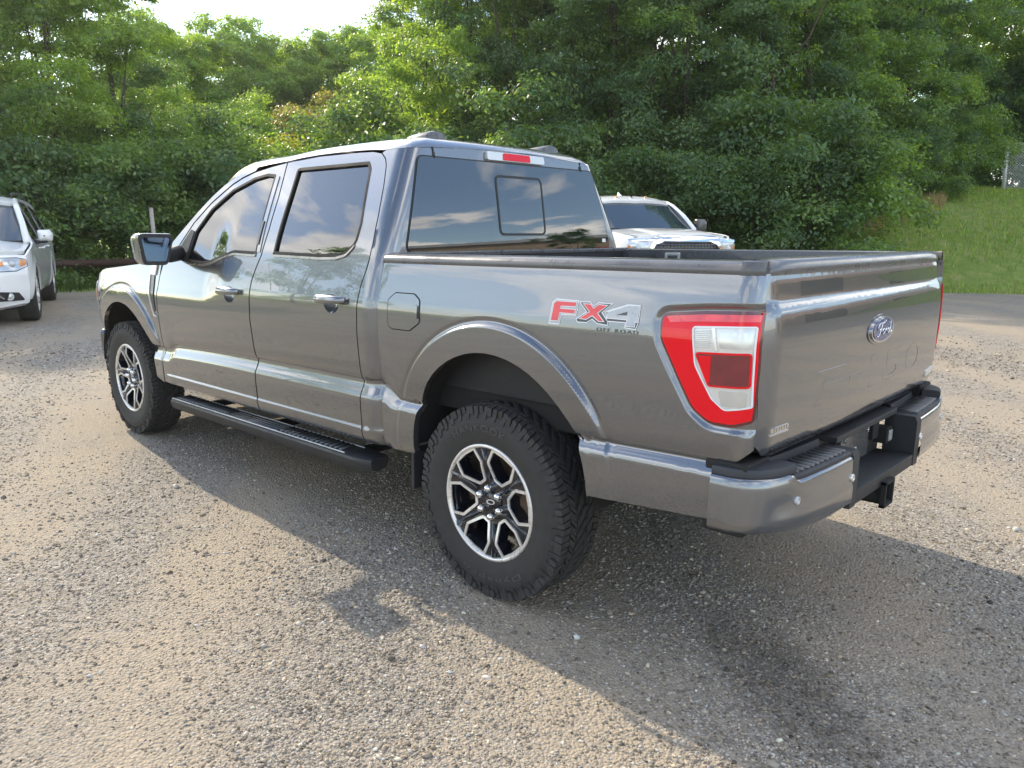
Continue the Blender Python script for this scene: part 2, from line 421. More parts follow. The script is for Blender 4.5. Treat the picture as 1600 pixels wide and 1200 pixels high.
def ground_mat():
    m, nt, b = new_mat('gravel_lot'); N = nt.nodes; L = nt.links.new
    geo = N.new('ShaderNodeNewGeometry'); pos = geo.outputs['Position']
    big = noise(nt, .45, 5, .6, pos, .6); mid = noise(nt, 2.3, 6, .62, pos, .3); fine = noise(nt, 38, 6, .7, pos)
    vor = N.new('ShaderNodeTexVoronoi'); vor.inputs['Scale'].default_value = 85; vor.inputs['Randomness'].default_value = 1; L(pos, vor.inputs['Vector'])
    vor2 = N.new('ShaderNodeTexVoronoi'); vor2.inputs['Scale'].default_value = 170; L(pos, vor2.inputs['Vector'])
    sp = N.new('ShaderNodeSeparateColor'); L(vor.outputs['Color'], sp.inputs[0])
    stone = ramp(nt, sp.outputs[0], [(.0, (.115, .106, .096)), (.35, (.25, .225, .190)), (.7, (.36, .322, .268)), (1.0, (.52, .475, .41))])
    sp2 = N.new('ShaderNodeSeparateColor'); L(vor2.outputs['Color'], sp2.inputs[0])
    grit = ramp(nt, sp2.outputs[0], [(.0, (.17, .152, .13)), (.6, (.325, .288, .238)), (1.0, (.48, .435, .37))])
    dirt = ramp(nt, fine.outputs['Fac'], [(.25, (.275, .232, .176)), (.75, (.43, .362, .275))])
    gmix = mix(nt, .5, stone, grit)
    coarse = noise(nt, 9, 8, .75, pos); gmix = mix(nt, 1.0, gmix, ramp(nt, coarse.outputs['Fac'], [(.3, .72), (.7, 1.12)]), 'MULTIPLY')
    px_ = N.new('ShaderNodeSeparateXYZ'); L(pos, px_.inputs[0])
    def mt(op, a, c):
        k = N.new('ShaderNodeMath'); k.operation = op
        for i, v in enumerate((a, c)):
            if isinstance(v, (int, float)): k.inputs[i].default_value = v
            else: L(v, k.inputs[i])
        return k.outputs[0]
    va = mt('SUBTRACT', mt('MULTIPLY', px_.outputs[1], SD[0]), mt('MULTIPLY', px_.outputs[0], SD[1])); ua = mt('ADD', mt('MULTIPLY', px_.outputs[0], SD[0]), mt('MULTIPLY', px_.outputs[1], SD[1]))
    ln = mt('SINE', mt('ADD', mt('ADD', mt('MULTIPLY', va, 4.4), mt('MULTIPLY', mt('SINE', mt('MULTIPLY', ua, .9), 0), 1.1)), .6), 0)
    mk = mt('ADD', mt('ADD', mt('MULTIPLY', ln, .08), mt('MULTIPLY', big.outputs['Fac'], .5)), mt('MULTIPLY', mid.outputs['Fac'], .5))
    mask = ramp(nt, mk, [(.40, .05), (.58, 1.0)])
    col = mix(nt, mask, dirt, gmix)
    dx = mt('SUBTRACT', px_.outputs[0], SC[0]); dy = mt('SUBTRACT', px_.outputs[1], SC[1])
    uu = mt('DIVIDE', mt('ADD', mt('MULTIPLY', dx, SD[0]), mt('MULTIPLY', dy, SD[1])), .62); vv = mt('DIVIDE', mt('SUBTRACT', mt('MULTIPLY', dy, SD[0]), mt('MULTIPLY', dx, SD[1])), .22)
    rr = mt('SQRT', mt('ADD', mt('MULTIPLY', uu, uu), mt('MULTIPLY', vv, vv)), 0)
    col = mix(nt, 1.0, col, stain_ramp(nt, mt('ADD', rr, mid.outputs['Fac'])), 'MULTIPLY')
    # grass soil beyond the lot: band wise by the distance to the edge of the bank
    g1 = noise(nt, 3.5, 6, .65, pos); soil = ramp(nt, g1.outputs['Fac'], [(.3, (.13, .20, .04)), (.55, (.21, .27, .065)), (.78, (.38, .32, .17))])
    sx = N.new('ShaderNodeSeparateXYZ'); L(pos, sx.inputs[0])
    def mth(op, a, c):
        k = N.new('ShaderNodeMath'); k.operation = op
        for i, v in enumerate((a, c)):
            if isinstance(v, (int, float)): k.inputs[i].default_value = v
            else: L(v, k.inputs[i])
        return k.outputs[0]
    s = mth('ADD', mth('MULTIPLY', sx.outputs[0], .61), mth('MULTIPLY', sx.outputs[1], -.79)); s = mth('ADD', s, -.61*2.68-.79*17.14)
    wob = mth('MULTIPLY', mth('SUBTRACT', mid.outputs['Fac'], .5), 1.6)
    e1 = mth('ADD', s, wob); e2 = mth('ADD', mth('SUBTRACT', sx.outputs[0], 15.1), wob)
    e3 = mth('SUBTRACT', sx.outputs[1], 500.0); e4 = mth('SUBTRACT', -500.0, sx.outputs[0])
    edge = mth('MAXIMUM', mth('MAXIMUM', e1, e2), mth('MAXIMUM', e3, e4))
    f = ramp(nt, mth('ADD', mth('MULTIPLY', edge, .8), .5), [(.35, 0.0), (.65, 1.0)])
    L(mix(nt, f, col, soil), b.inputs['Base Color']); setp(b, Roughness=.93, Specular_IOR_Level=.25)
    h = mth('ADD', mth('MULTIPLY', vor.outputs['Distance'], -1.0), mth('MULTIPLY', fine.outputs['Fac'], .6)); h = mth('ADD', h, mth('MULTIPLY', mid.outputs['Fac'], 1.4))
    bump(nt, b, h, .62, .012)
    return m
def axis_pts(a, fine0, fine1, step, far):
    inner = np.arange(fine0, fine1+step/2, step); k = np.geomspace(step, far, 26)
    return np.concatenate([fine0-k[::-1], inner, fine1+k])
gx = axis_pts(0, -12, 34, .45, 330); gy = axis_pts(0, -42, 14, .45, 330)
XX, YY = np.meshgrid(gx, gy, indexing='ij'); rsg = np.random.RandomState(5)
ZZ = ground_z(XX, YY)+.02*np.sin(XX*1.3+1)*np.sin(YY*1.1)*sstep(5.5, 9, np.hypot(XX-1, YY-1))
nx_, ny_ = XX.shape; I = np.arange(nx_*ny_).reshape(nx_, ny_)
q = np.stack([I[:-1, :-1], I[1:, :-1], I[1:, 1:], I[:-1, 1:]], -1).reshape(-1)
ground = fast_mesh('ground', np.stack([XX, YY, ZZ], -1).reshape(-1, 3), q, 4, ground_mat(), smooth=True)
tag(ground, 'wide lot of gravel and tan dirt rising into a grassy bank', 'ground', kind='structure')

def tint_mat(name, rough=.85, trans=0.0, var=.2, spec=.3, tcol=(1.0, 1.0, .55)):
    m, nt, b = new_mat(name); a = nt.nodes.new('ShaderNodeAttribute'); a.attribute_name = 'tint'
    n = noise(nt, 30, 3, .6, nt.nodes.new('ShaderNodeNewGeometry').outputs['Position'])
    c = mix(nt, 1.0, a.outputs['Color'], ramp(nt, n.outputs['Fac'], [(.3, 1-var), (.7, 1.0)]), 'MULTIPLY')
    nt.links.new(c, b.inputs['Base Color']); setp(b, Roughness=rough, Specular_IOR_Level=spec)
    if trans > 0:
        t = nt.nodes.new('ShaderNodeBsdfTranslucent'); nt.links.new(mix(nt, 1.0, c, tcol, 'MULTIPLY'), t.inputs['Color'])
        s = nt.nodes.new('ShaderNodeMixShader'); s.inputs[0].default_value = trans
        nt.links.new(b.outputs[0], s.inputs[1]); nt.links.new(t.outputs[0], s.inputs[2])
        nt.links.new(s.outputs[0], nt.nodes['Material Output'].inputs['Surface'])
    return m
M_stone = tint_mat('loose_stone', .82, 0, .25)
M_leaf = tint_mat('leaf', .42, .52, .12, .5, (1.9, 1.85, .5))
M_grassb = tint_mat('grass_blade', .6, .35, .15, .3, (1.3, 1.35, .6))
M_bark = simple('bark', (.085, .066, .050), .9, 0, .45, 9, bmp=.8, bs=30)
M_dead = simple('dead_twig', (.22, .17, .12), .9, 0, .3, 9)

# ---- loose stones: real little rocks scattered over the sheet
def lane(x, y):
    v = y*SD[0]-x*SD[1]; u = x*SD[0]+y*SD[1]
    return .56+.22*np.sin(v*4.4+1.1*np.sin(u*.9)+.6)
def stones():
    rs = np.random.RandomState(11)
    ico = np.array([(1, 0, 0), (-1, 0, 0), (0, 1, 0), (0, -1, 0), (0, 0, 1), (0, 0, -1), (.62, .62, .45), (-.6, .6, .5), (.55, -.65, .45), (-.62, -.58, .5)], float)
    tri = np.array([(4, 0, 6), (4, 6, 2), (4, 2, 7), (4, 7, 1), (4, 1, 9), (4, 9, 3), (4, 3, 8), (4, 8, 0), (0, 2, 6), (2, 1, 7), (1, 3, 9), (3, 0, 8), (5, 2, 0), (5, 1, 2), (5, 3, 1), (5, 0, 3)])
    n = 270000
    d = 1.65+(np.abs(rs.rand(n))**1.5)*10.5
    yaw = R(-47.08)+rs.uniform(-.72, .72, n)
    x = CAM[0]+d*np.cos(yaw); y = CAM[1]+d*np.sin(yaw)
    # patchy: fewer stones where the dirt is packed
    def pn(x, y): return np.sin(x*1.9+1.3*np.sin(y*1.1))+np.sin(y*2.3+1.7*np.sin(x*.9+2))+.6*np.sin(x*4.1-y*3.3)
    gv = lane(x, y)+.16*pn(x*.6+y*.45, y*.6-x*.45+1.5*np.sin(x*.3))
    p = np.clip(1.35*gv-.18, .07, 1)
    size = np.exp(rs.normal(math.log(.0042), .34, n)); big = rs.rand(n) < .006; size[big] *= rs.uniform(1.7, 2.8, big.sum())
    size = np.clip(size*(.80+.06*d)*(.86+.26*np.clip(gv, 0, 1)), .0028, .026)
    ok = (rs.rand(n) < p) & (bank(x, y) < -.3) & (size*520/d > .42)
    for wx in (0, 3.694):
        for wy in (.845, -.845): ok &= ~((abs(x-wx) < .12) & (abs(y-wy) < .14))
    x, y, d, size = x[ok], y[ok], d[ok], size[ok]; n = len(x)
    sc = np.stack([size*rs.uniform(.8, 1.5, n), size*rs.uniform(.7, 1.1, n), size*rs.uniform(.5, .85, n)], 1)
    a = rs.uniform(0, 2*math.pi, n); ca, sa = np.cos(a), np.sin(a); tl = rs.uniform(-.5, .5, n)
    V = ico[None]*sc[:, None, :]*(1+rs.uniform(-.24, .24, (n, len(ico), 1)))
    V2 = V.copy(); V2[..., 2] = V[..., 2]+V[..., 0]*tl[:, None]*.6
    X = V2[..., 0]*ca[:, None]-V2[..., 1]*sa[:, None]+x[:, None]; Y = V2[..., 0]*sa[:, None]+V2[..., 1]*ca[:, None]+y[:, None]
    Z = V2[..., 2]+(size*rs.uniform(-.25, .25, n)+ground_z(x, y))[:, None]
    P = np.stack([X, Y, Z], -1).reshape(-1, 3)
    g = np.exp(rs.normal(-.05, .38, n)); base = np.array([.310, .288, .258]); warm = rs.rand(n, 1)
    c = (base*(1-warm)+np.array([.385, .312, .222])*warm)*g[:, None]; dk = rs.rand(n) < .06; c[dk] *= .45; wt = rs.rand(n) < .09; c[wt] = np.array([.52, .50, .46])*rs.uniform(.8, 1.1, (wt.sum(), 1))
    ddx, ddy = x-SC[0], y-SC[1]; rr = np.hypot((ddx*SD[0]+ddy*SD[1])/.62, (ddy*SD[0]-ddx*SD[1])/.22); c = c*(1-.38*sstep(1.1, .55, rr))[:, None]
    tint = np.repeat(np.clip(c, .02, .7), len(ico), 0)
    idx = (tri[None]+(np.arange(n)*len(ico))[:, None, None]).reshape(-1)
    o = fast_mesh('gravel', P, idx, 3, M_stone, tint=tint)
    tag(o, 'loose grey and tan gravel stones lying over the lot', 'gravel', kind='stuff')
stones()

# ---- grass on the bank and along the far edge
def blades(name, x, y, h, w, cols, seed, lean=.35, label=None, cat='grass'):
    rs = np.random.RandomState(seed); n = len(x); z = ground_z(x, y)
    a = rs.uniform(0, 2*math.pi, n); la = rs.uniform(0, 2*math.pi, n); ll = rs.uniform(0, lean, n)*h
    bx, by = np.cos(a)*w/2, np.sin(a)*w/2
    P = np.stack([np.stack([x-bx, y-by, z-.01], 1), np.stack([x+bx, y+by, z-.01], 1), np.stack([x+ll*np.cos(la), y+ll*np.sin(la), z+h], 1)], 1).reshape(-1, 3)
    c = np.array(cols)[rs.randint(0, len(cols), n)]*np.exp(rs.normal(0, .22, n))[:, None]
    o = fast_mesh(name, P, np.arange(3*n), 3, M_grassb, tint=np.repeat(c, 3, 0)); return o
def make_grass():
    rs = np.random.RandomState(21)
    n = 150000; s = rs.uniform(-.2, 14, n); t = rs.uniform(-14, 14, n)
    x = 2.68+.61*s+.79*t; y = -17.14-.79*s+.61*t
    def pn(x, y): return np.sin(x*1.4+1.3*np.sin(y*.9))+np.sin(y*1.7+1.2*np.sin(x*.7+2))+.5*np.sin(x*3.3+y*2.9)
    p = np.clip(.75+.25*pn(x, y), .12, 1); ok = (rs.rand(n) < p) & (x < 12.5); x, y = x[ok], y[ok]; n = len(x)
    h = rs.uniform(.05, .15, n)*(1+.35*(rs.rand(n) < .1)); w = rs.uniform(.012, .026, n)
    o = blades('bank_grass', x, y, h, w, [(.25, .40, .06), (.31, .45, .085), (.22, .35, .055), (.37, .46, .11), (.44, .40, .17)], 22)
    tag(o, 'short mown green grass covering the bank below the chain link fence', 'grass', kind='stuff')
    n = 30000; x = rs.uniform(14.9, 19.5, n); y = rs.uniform(-9, 5, n); h = rs.uniform(.06, .22, n); w = rs.uniform(.012, .03, n)
    ok = rs.rand(n) < np.clip((x-14.8)*1.2, .1, 1); o = blades('verge_grass', x[ok], y[ok], h[ok], w[ok], [(.075, .135, .022), (.10, .16, .03), (.06, .105, .02)], 23)
    tag(o, 'strip of rough grass under the brown rail at the edge of the gravel', 'grass', kind='stuff')
    # dry tall grass where the bank meets the trees
    n = 9000; u = rs.rand(n); x0 = np.array([5.2, -18.6]); x1 = np.array([5.6, -24.6])
    pxs = 1262+225*u; aa = R(-47.08)-np.arctan((pxs-800)/1233.); dd = 21.9+(pxs-1290)*.030+rs.normal(0, .40, n); x = CAM[0]+dd*np.cos(aa); y = CAM[1]+dd*np.sin(aa)
    cl = np.sin(u*31)+np.sin(u*17+1) > -.6; x, y = x[cl], y[cl]; n = len(x)
    o = blades('dry_grass', x, y, rs.uniform(.12, .38, n), rs.uniform(.010, .022, n), [(.55, .43, .25), (.46, .36, .20), (.36, .29, .15)], 24, .7)
    tag(o, 'tall straw coloured dry grass along the foot of the trees on the bank', 'dry grass', kind='stuff')
make_grass()

# ================================================================== trees
def leaf_cloud(rs, C, out, n_per, spread, size, cols):
    """sprays of small leaves round the clump centres C"""
    m = len(C); n = m*n_per
    k = np.repeat(np.arange(m), n_per)
    g = rs.normal(0, 1, (n, 3)); g /= (1+.25*np.linalg.norm(g, axis=1))[:, None]
    sp = spread[k] if hasattr(spread, '__len__') else np.full(n, spread)
    c = C[k]+g*sp[:, None]*np.array([1, 1, .62])
    c[:, 2] -= .10*np.linalg.norm(g[:, :2], axis=1)*sp
    nrm = rs.normal(0, .48, (n, 3))+np.array([0, 0, .45])+out[k]*.85; nrm /= np.linalg.norm(nrm, axis=1)[:, None]
    ax = rs.normal(0, 1, (n, 3)); ax[:, 2] -= .35; ax -= nrm*(ax*nrm).sum(1)[:, None]; ax /= np.linalg.norm(ax, axis=1)[:, None]
    bx = np.cross(nrm, ax); L = size*np.exp(rs.normal(0, .22, n)); W = L*rs.uniform(.42, .62, n)
    fold = nrm*(L*.10)[:, None]
    P = np.stack([c-ax*L[:, None]/2, c+bx*W[:, None]/2+fold, c+ax*L[:, None]/2, c-bx*W[:, None]/2+fold], 1).reshape(-1, 3)
    base = 2.85*np.array(cols)[rs.randint(0, len(cols), m)][k]*np.exp(rs.normal(0, .16, (n, 1)))
    return P, np.repeat(base, 4, 0)
GREENS0 = {'mid': [(.052, .092, .018), (.062, .105, .020), (.045, .080, .018), (.072, .112, .022)],
          'deep': [(.034, .066, .018), (.042, .075, .020), (.030, .060, .018), (.05, .082, .022)],
          'light': [(.088, .138, .022), (.078, .128, .020), (.105, .150, .026), (.068, .112, .022)],
          'yellow': [(.135, .150, .024), (.115, .142, .024), (.15, .145, .030), (.09, .12, .022)],
          'olive': [(.085, .090, .022), (.10, .098, .024), (.070, .082, .022), (.12, .105, .028)]}
GREENS = {k: [(r*1.03, g*.97, b*1.3+.007) for r, g, b in v] for k, v in GREENS0.items()}
def crown_mesh(seed, H, W, low, nclump, nper, size, pal, lean=0):
    """uneven crown of many lobes from height low*H to H"""
    rs = np.random.RandomState(seed); lobes = []
    nl = 15
    for i in range(nl):
        f = (i+.5)/nl; z = H*(low+(1-low)*(.06+.86*f)); wr = W*(.60+.55*math.sin(math.pi*min(1, .16+.80*f)))*(1.0 if f < .75 else 1-.9*(f-.75)/.25*.55)
        a = i*2.4+rs.uniform(-.5, .5); off = wr*rs.uniform(.30, .68)
        r = W*rs.uniform(.30, .50)
        lobes.append((off*math.cos(a), off*math.sin(a), z, r, r*rs.uniform(.62, .95)))
    lobes.append((0, 0, H*.80, W*.42, H*.16)); lobes.append((0, 0, H*(low+.35*(1-low)), W*.5, H*.2))
    # boughs: flat pads of foliage on the lobes, leafy on top and outside, hollow beneath
    nb = max(10, nclump//13); vol = np.array([l[3]**2*l[4] for l in lobes])**.7; pick = rs.choice(len(lobes), nb, p=vol/vol.sum())
    d = rs.normal(0, 1, (nb, 3)); d[:, 2] *= .8; d /= np.linalg.norm(d, axis=1)[:, None]; Lb = np.array(lobes)[pick]
    B = Lb[:, :3]+d*(rs.uniform(.62, 1.05, nb))[:, None]*np.stack([Lb[:, 3], Lb[:, 3], Lb[:, 4]], 1)
    rb = rs.uniform(.50, 1.0, nb)*min(1.0, W/2.6)
    k = rs.randint(0, nb, nclump); hd = rs.normal(0, 1, (nclump, 3)); hd /= np.linalg.norm(hd, axis=1)[:, None]
    ax_ = d[k]*.7+np.array([0, 0, .75]); ax_ /= np.linalg.norm(ax_, axis=1)[:, None]; dt_ = (hd*ax_).sum(1)
    hd = np.where((dt_ < -.15)[:, None], hd-2*dt_[:, None]*ax_, hd)
    C = B[k]+hd*(rb[k]*rs.uniform(.55, 1.0, nclump))[:, None]*np.array([1, 1, .58]); d = hd
    C[:, 0] += lean*C[:, 2]
    C[:, 2] = np.maximum(C[:, 2], .15)
    P, T = leaf_cloud(rs, C, d, nper, np.exp(rs.normal(math.log(.21), .3, nclump)), size, pal)
    me_o = fast_mesh('crown', P, np.arange(len(P)), 4, M_leaf, tint=T)
    return me_o.data, me_o, lobes
def trunk_mesh(seed, H, W, lobes, r0, top=.72):
    rs = random.Random(seed); m = MB(); pts = []; n = 9
    bx = rs.uniform(-.05, .05); by = rs.uniform(-.05, .05)
    for i in range(n):
        f = i/(n-1); pts.append((bx*H*f*f+.12*math.sin(f*5+seed), by*H*f*f+.12*math.cos(f*4+seed*2), -.15+H*top*f))
    m.tube(pts, [r0*(1.25 if i == 0 else 1-.80*i/(n-1)) for i in range(n)], 8)
    for l in lobes[::3]:
        k = min(n-2, max(1, int((l[2]/(H*top))*.55*n))); p0 = np.array(pts[k]); p1 = np.array(l[:3]); mid = p0*.45+p1*.55+np.array([0, 0, -.15*np.linalg.norm(p1-p0)])
        m.tube([p0, mid, p1], [r0*.38, r0*.24, r0*.07], 6)
    return m
TREE_KINDS = {}
def tree_kind(key, seed, H, W, low, ncl, nper, size, pal, r0=.13):
    data, o, lobes = crown_mesh(seed, H, W, low, ncl, nper, size, GREENS[pal]); bpy.data.objects.remove(o)
    t = trunk_mesh(seed, H, W, lobes, r0).build('trunk', M_bark, None, smooth=True); td = t.data; bpy.data.objects.remove(t)
    TREE_KINDS[key] = (data, td)
tree_kind('broad', 1, 11.5, 3.3, .06, 1300, 44, .100, 'mid')
tree_kind('dark', 2, 11.5, 3.0, .05, 1300, 44, .095, 'deep')
tree_kind('bright', 3, 11.0, 2.8, .07, 1150, 44, .104, 'light')
tree_kind('tall', 4, 13.0, 2.8, .08, 1150, 44, .102, 'mid')
tree_kind('small', 5, 6.0, 2.1, .05, 640, 40, .092, 'light', .08)
tree_kind('olive', 6, 6.2, 2.2, .06, 560, 38, .100, 'olive', .08)
tree_kind('bush', 7, 2.6, 1.5, .02, 360, 40, .082, 'mid', .04)
tree_kind('bushdark', 8, 2.8, 1.6, .02, 380, 40, .082, 'deep', .04)
tree_kind('sapling', 9, 4.2, .95, .15, 90, 30, .120, 'yellow', .035)
tree_kind('far', 10, 12.0, 3.6, .06, 1500, 40, .135, 'light', .12)
def at(px, dist):
    a = R(-47.08)-math.atan((px-800)/1233.); return CAM[0]+dist*math.cos(a), CAM[1]+dist*math.sin(a)
RT_ = random.Random(9)
def plant(kind, xy, sc, label, cat, group=None, name='tree', sz=None):
    x, y = xy; z = float(ground_z(x, y)); t = empty(name, (x, y, z-.05), RT_.uniform(0, 6.28))
    t.scale = (sc, sc, sz or sc*RT_.uniform(.94, 1.06))
    d, td = TREE_KINDS[kind]; link('trunk', td, t); link('crown', d, t)
    tag(t, label, cat, group); return t
LOOK = {'broad': 'broad mid green tree', 'dark': 'dense dark green tree', 'bright': 'light green sunlit tree', 'tall': 'tall narrow green tree', 'small': 'low light green tree', 'far': 'large round topped tree', 'bush': 'mid green leafy shrub', 'bushdark': 'dark green leafy shrub', 'olive': 'olive tree'}
# bearing (as a column of the photograph), distance, kind, scale: real places in the wood round the lot
G_wood = 'trees of the wood behind the lot'
wall_l = [(-330, 25, 'small', 1.0), (-200, 24, 'small', 1.15), (-95, 23.5, 'broad', .70), (15, 22.5, 'broad', .80), (105, 23.0, 'bright', .88), (185, 24.5, 'bright', .80), (228, 28.5, 'dark', .62)]
for px, d, k, s in wall_l: plant(k, at(px, d), s, LOOK[k]+' in the wood behind the white SUV', 'tree', 'dense trees behind the white SUV')
for px, d, k, s in [(-40, 28, 'tall', .78), (50, 28, 'tall', .80), (125, 29, 'dark', .84)]: plant(k, at(px, d), s, LOOK[k]+' deep in the wood behind the white SUV', 'tree', 'dense trees behind the white SUV')
far = [(245, 39, .86), (290, 40, .84), (335, 41, .88), (385, 42, .93), (430, 41, .90), (475, 43, .95), (520, 42, .91), (565, 42, .93), (610, 41, .90), (655, 40, .96), (315, 47, .93), (405, 48, 1.0), (500, 49, 1.02), (590, 48, 1.0)]
for px, d, s in far: plant('far', at(px, d), s, 'distant round topped tree seen in the gap between the tall trees', 'tree', 'distant trees in the gap')
for px, d, k, s in [(330, 30, 'small', .88), (390, 33, 'small', 1.0)]: plant(k, at(px, d), s, 'low light green tree in the gap beside the dense wood', 'tree', 'low trees in the gap')
plant('olive', at(500, 27), .98, 'yellowish olive tree above the roof of the grey pickup', 'tree', None)
plant('small', at(585, 26), .80, 'rounded light green tree between the olive tree and the tall trees', 'tree', None)
plant('sapling', at(432, 22), .92, 'thin yellow green sapling rising behind the windscreen of the pickup', 'sapling', None, 'sapling')
plant('sapling', at(498, 22.5), .90, 'thin yellow green sapling with spread tips behind the cab roof', 'sapling', None, 'sapling')
wall_r = [(668, 27, 'bright', 1.0), (735, 25.5, 'bright', 1.0), (800, 24.5, 'dark', 1.0), (870, 25, 'broad', 1.02), (935, 23.5, 'dark', .98), (1000, 24, 'broad', .97), (1065, 23.5, 'dark', .98), (1125, 24.5, 'tall', .92), (1190, 24, 'dark', .94), (1250, 25, 'broad', .92),
          (1320, 28, 'broad', .98), (1385, 30, 'dark', .96), (1435, 35.5, 'broad', 1.08), (1520, 39.5, 'bright', 1.12), (1600, 40.5, 'bright', 1.12), (1690, 38, 'broad', 1.02), (1800, 40, 'dark', 1.05)]
for px, d, k, s in wall_r: plant(k, at(px, d), s, LOOK[k]+(' in the wood behind the white pickup' if px < 1150 else ' in the wood above the grassy bank'), 'tree', 'tall trees along the bank')
for px, d, k, s in [(700, 31, 'tall', .98), (770, 30, 'tall', 1.0), (850, 31, 'tall', 1.0), (930, 30, 'far', 1.05), (1030, 31, 'tall', .98), (1110, 31, 'far', 1.05), (1200, 32, 'tall', 1.0), (1290, 34, 'far', 1.1), (1380, 36, 'tall', 1.05), (1480, 39, 'far', 1.1)]:
    plant(k, at(px, d), s, LOOK[k]+' in the second row of the wood behind the white pickup', 'tree', 'tall trees along the bank')
for x_, y_, s_ in ((21, 4.5, 1.0),): plant('small', (x_, y_), s_, 'low light green tree past the white SUV at the end of the wood', 'tree')
# undergrowth along the foot of the wood
ub = []
for i, px in enumerate(range(-120, 300, 42)): ub.append((px+RT_.uniform(-12, 12), 20.6+RT_.uniform(-.3, 1.2)+(px > 170)*1.5, ('bush', 'bushdark')[i % 2], RT_.uniform(.95, 1.35)))
for px, d, k, s in ub: plant(k, at(px, d), s, LOOK[k]+' at the foot of the wood behind the brown rail', 'shrub', 'shrubs behind the brown rail', 'shrub')
ub = []
for i, px in enumerate(range(300, 700, 40)): ub.append((px+RT_.uniform(-12, 12), 23+RT_.uniform(0, 2.5), ('bush', 'bush', 'bushdark')[i % 3], RT_.uniform(1.1, 1.6)))
for px, d, k, s in ub: plant(k, at(px, d), s, LOOK[k]+' in the undergrowth seen over the grey cab', 'shrub', 'shrubs in the gap', 'shrub')
ub = []
for i, px in enumerate(range(720, 1300, 38)): ub.append((px+RT_.uniform(-12, 12), 21.2+RT_.uniform(-.4, 1.0), ('bushdark', 'bush')[i % 2], RT_.uniform(.95, 1.5)))
for i, px in enumerate(range(1290, 1500, 34)): ub.append((px+RT_.uniform(-8, 8), 23.6+(px-1290)*.032+RT_.uniform(-.2, .5), ('bush', 'bushdark')[i % 2], RT_.uniform(.7, 1.1)))
for px in range(1420, 1720, 30): ub.append((px, 37+RT_.uniform(-1, 1), ('bush', 'bushdark')[px % 4 // 2], RT_.uniform(1.2, 1.6)))
for px, d, k, s in ub: plant(k, at(px, d), s, LOOK[k]+(' at the foot of the wood behind the white pickup' if px < 1240 else ' where the wood meets the grassy bank'), 'shrub', 'shrubs along the bank', 'shrub')
# bare dead brush in the gap
def dead_brush(xy, seed, label):
    rs = random.Random(seed); m = MB()
    for k in range(60):
        a = rs.uniform(0, 6.28); r = rs.uniform(.2, 1.5); h = rs.uniform(1.4, 3.4)
        p = [(0.25*rs.uniform(-1, 1), .25*rs.uniform(-1, 1), 0)]; n = 5
        for i in range(1, n): f = i/(n-1); p.append((r*math.cos(a)*f+rs.uniform(-.12, .12), r*math.sin(a)*f+rs.uniform(-.12, .12), h*f))
        m.tube(p, [.016*(1-.8*i/(n-1)) for i in range(n)], 4, False)
    o = m.build('dead_bush', M_dead, None); o.location = (*xy, 0); tag(o, label, 'dead bush')
    return o
dead_brush(at(375, 25), 1, 'bare brown dead brush in the gap above the windscreen'); 
dead_brush(at(300, 26), 2, 'bare pale twigs beside the dense wood left of the gap')
# white flowered weed at the foot of the bank
def weed(xy, seed):
    rs = np.random.RandomState(seed); x, y = xy; z = float(ground_z(x, y)); w = empty('flowering_weed', (x, y, z))
    tag(w, 'tall weed with many tiny white flowers at the foot of the bank', 'weed')
    m = MB(); tips = []
    for k in range(26):
        a = rs.uniform(0, 6.28); r = rs.uniform(.2, 1.15); h = rs.uniform(.5, 1.25); p = [(0, 0, 0), (r*.4*math.cos(a), r*.4*math.sin(a), h*.55), (r*math.cos(a), r*math.sin(a), h)]
        m.tube(p, [.010, .007, .003], 4, False); tips.append(p[2])
    m.build('stem', M_dead, w)
    C = np.array(tips).repeat(3, 0)+rs.normal(0, .12, (len(tips)*3, 3)); P, T = leaf_cloud(rs, C, np.zeros_like(C), 4, .13, .055, [(.75, .76, .72)])
    o = fast_mesh('flowers', P, np.arange(len(P)), 4, M_leaf, w, tint=T); o['kind'] = 'stuff'
    P, T = leaf_cloud(rs, C-[0, 0, .25], np.zeros_like(C), 8, .20, .07, GREENS['mid']); fast_mesh('leaves', P, np.arange(len(P)), 4, M_leaf, w, tint=T)
weed(at(1275, 22.6), 3)

# ================================================================== rail, post, fence
def rail():
    t = empty('pipe_rail', (0, 0, 0)); tag(t, 'low rust brown pipe rail between posts behind the white SUV', 'rail')
    a = np.array(at(-330, 18.8)); b_ = np.array(at(230, 19.8))
    m = MB(); m.tube([(*a, .62), (*b_, .62)], .085, 12); m.build('pipe', simple('rust_brown_paint', (.060, .032, .026), .7, .1, .3, 6), t, smooth=True)
    for f in (.05, .35, .65, .97):
        p = a+(b_-a)*f+np.array([.10, 0]); m = MB(); m.tube([(*p, -.1), (*p, .60)], .06, 10); m.build('post', MATS['rust_brown_paint'], t, smooth=True)
rail()
x, y = at(237, 18.6); m = MB(); m.tube([(x, y, -.1), (x-.02, y+.02, .9), (x-.06, y+.06, 1.82)], [.050, .048, .044], 8)
tag(m.build('wooden_stake', simple('weathered_wood', (.36, .33, .30), .85, 0, .3, 12, bmp=.5, bs=40), None, smooth=True), 'leaning grey weathered stake standing behind the door mirror', 'stake')
M_fence = simple('weathered_zinc', (.60, .62, .63), .5, .2, .12, 9)
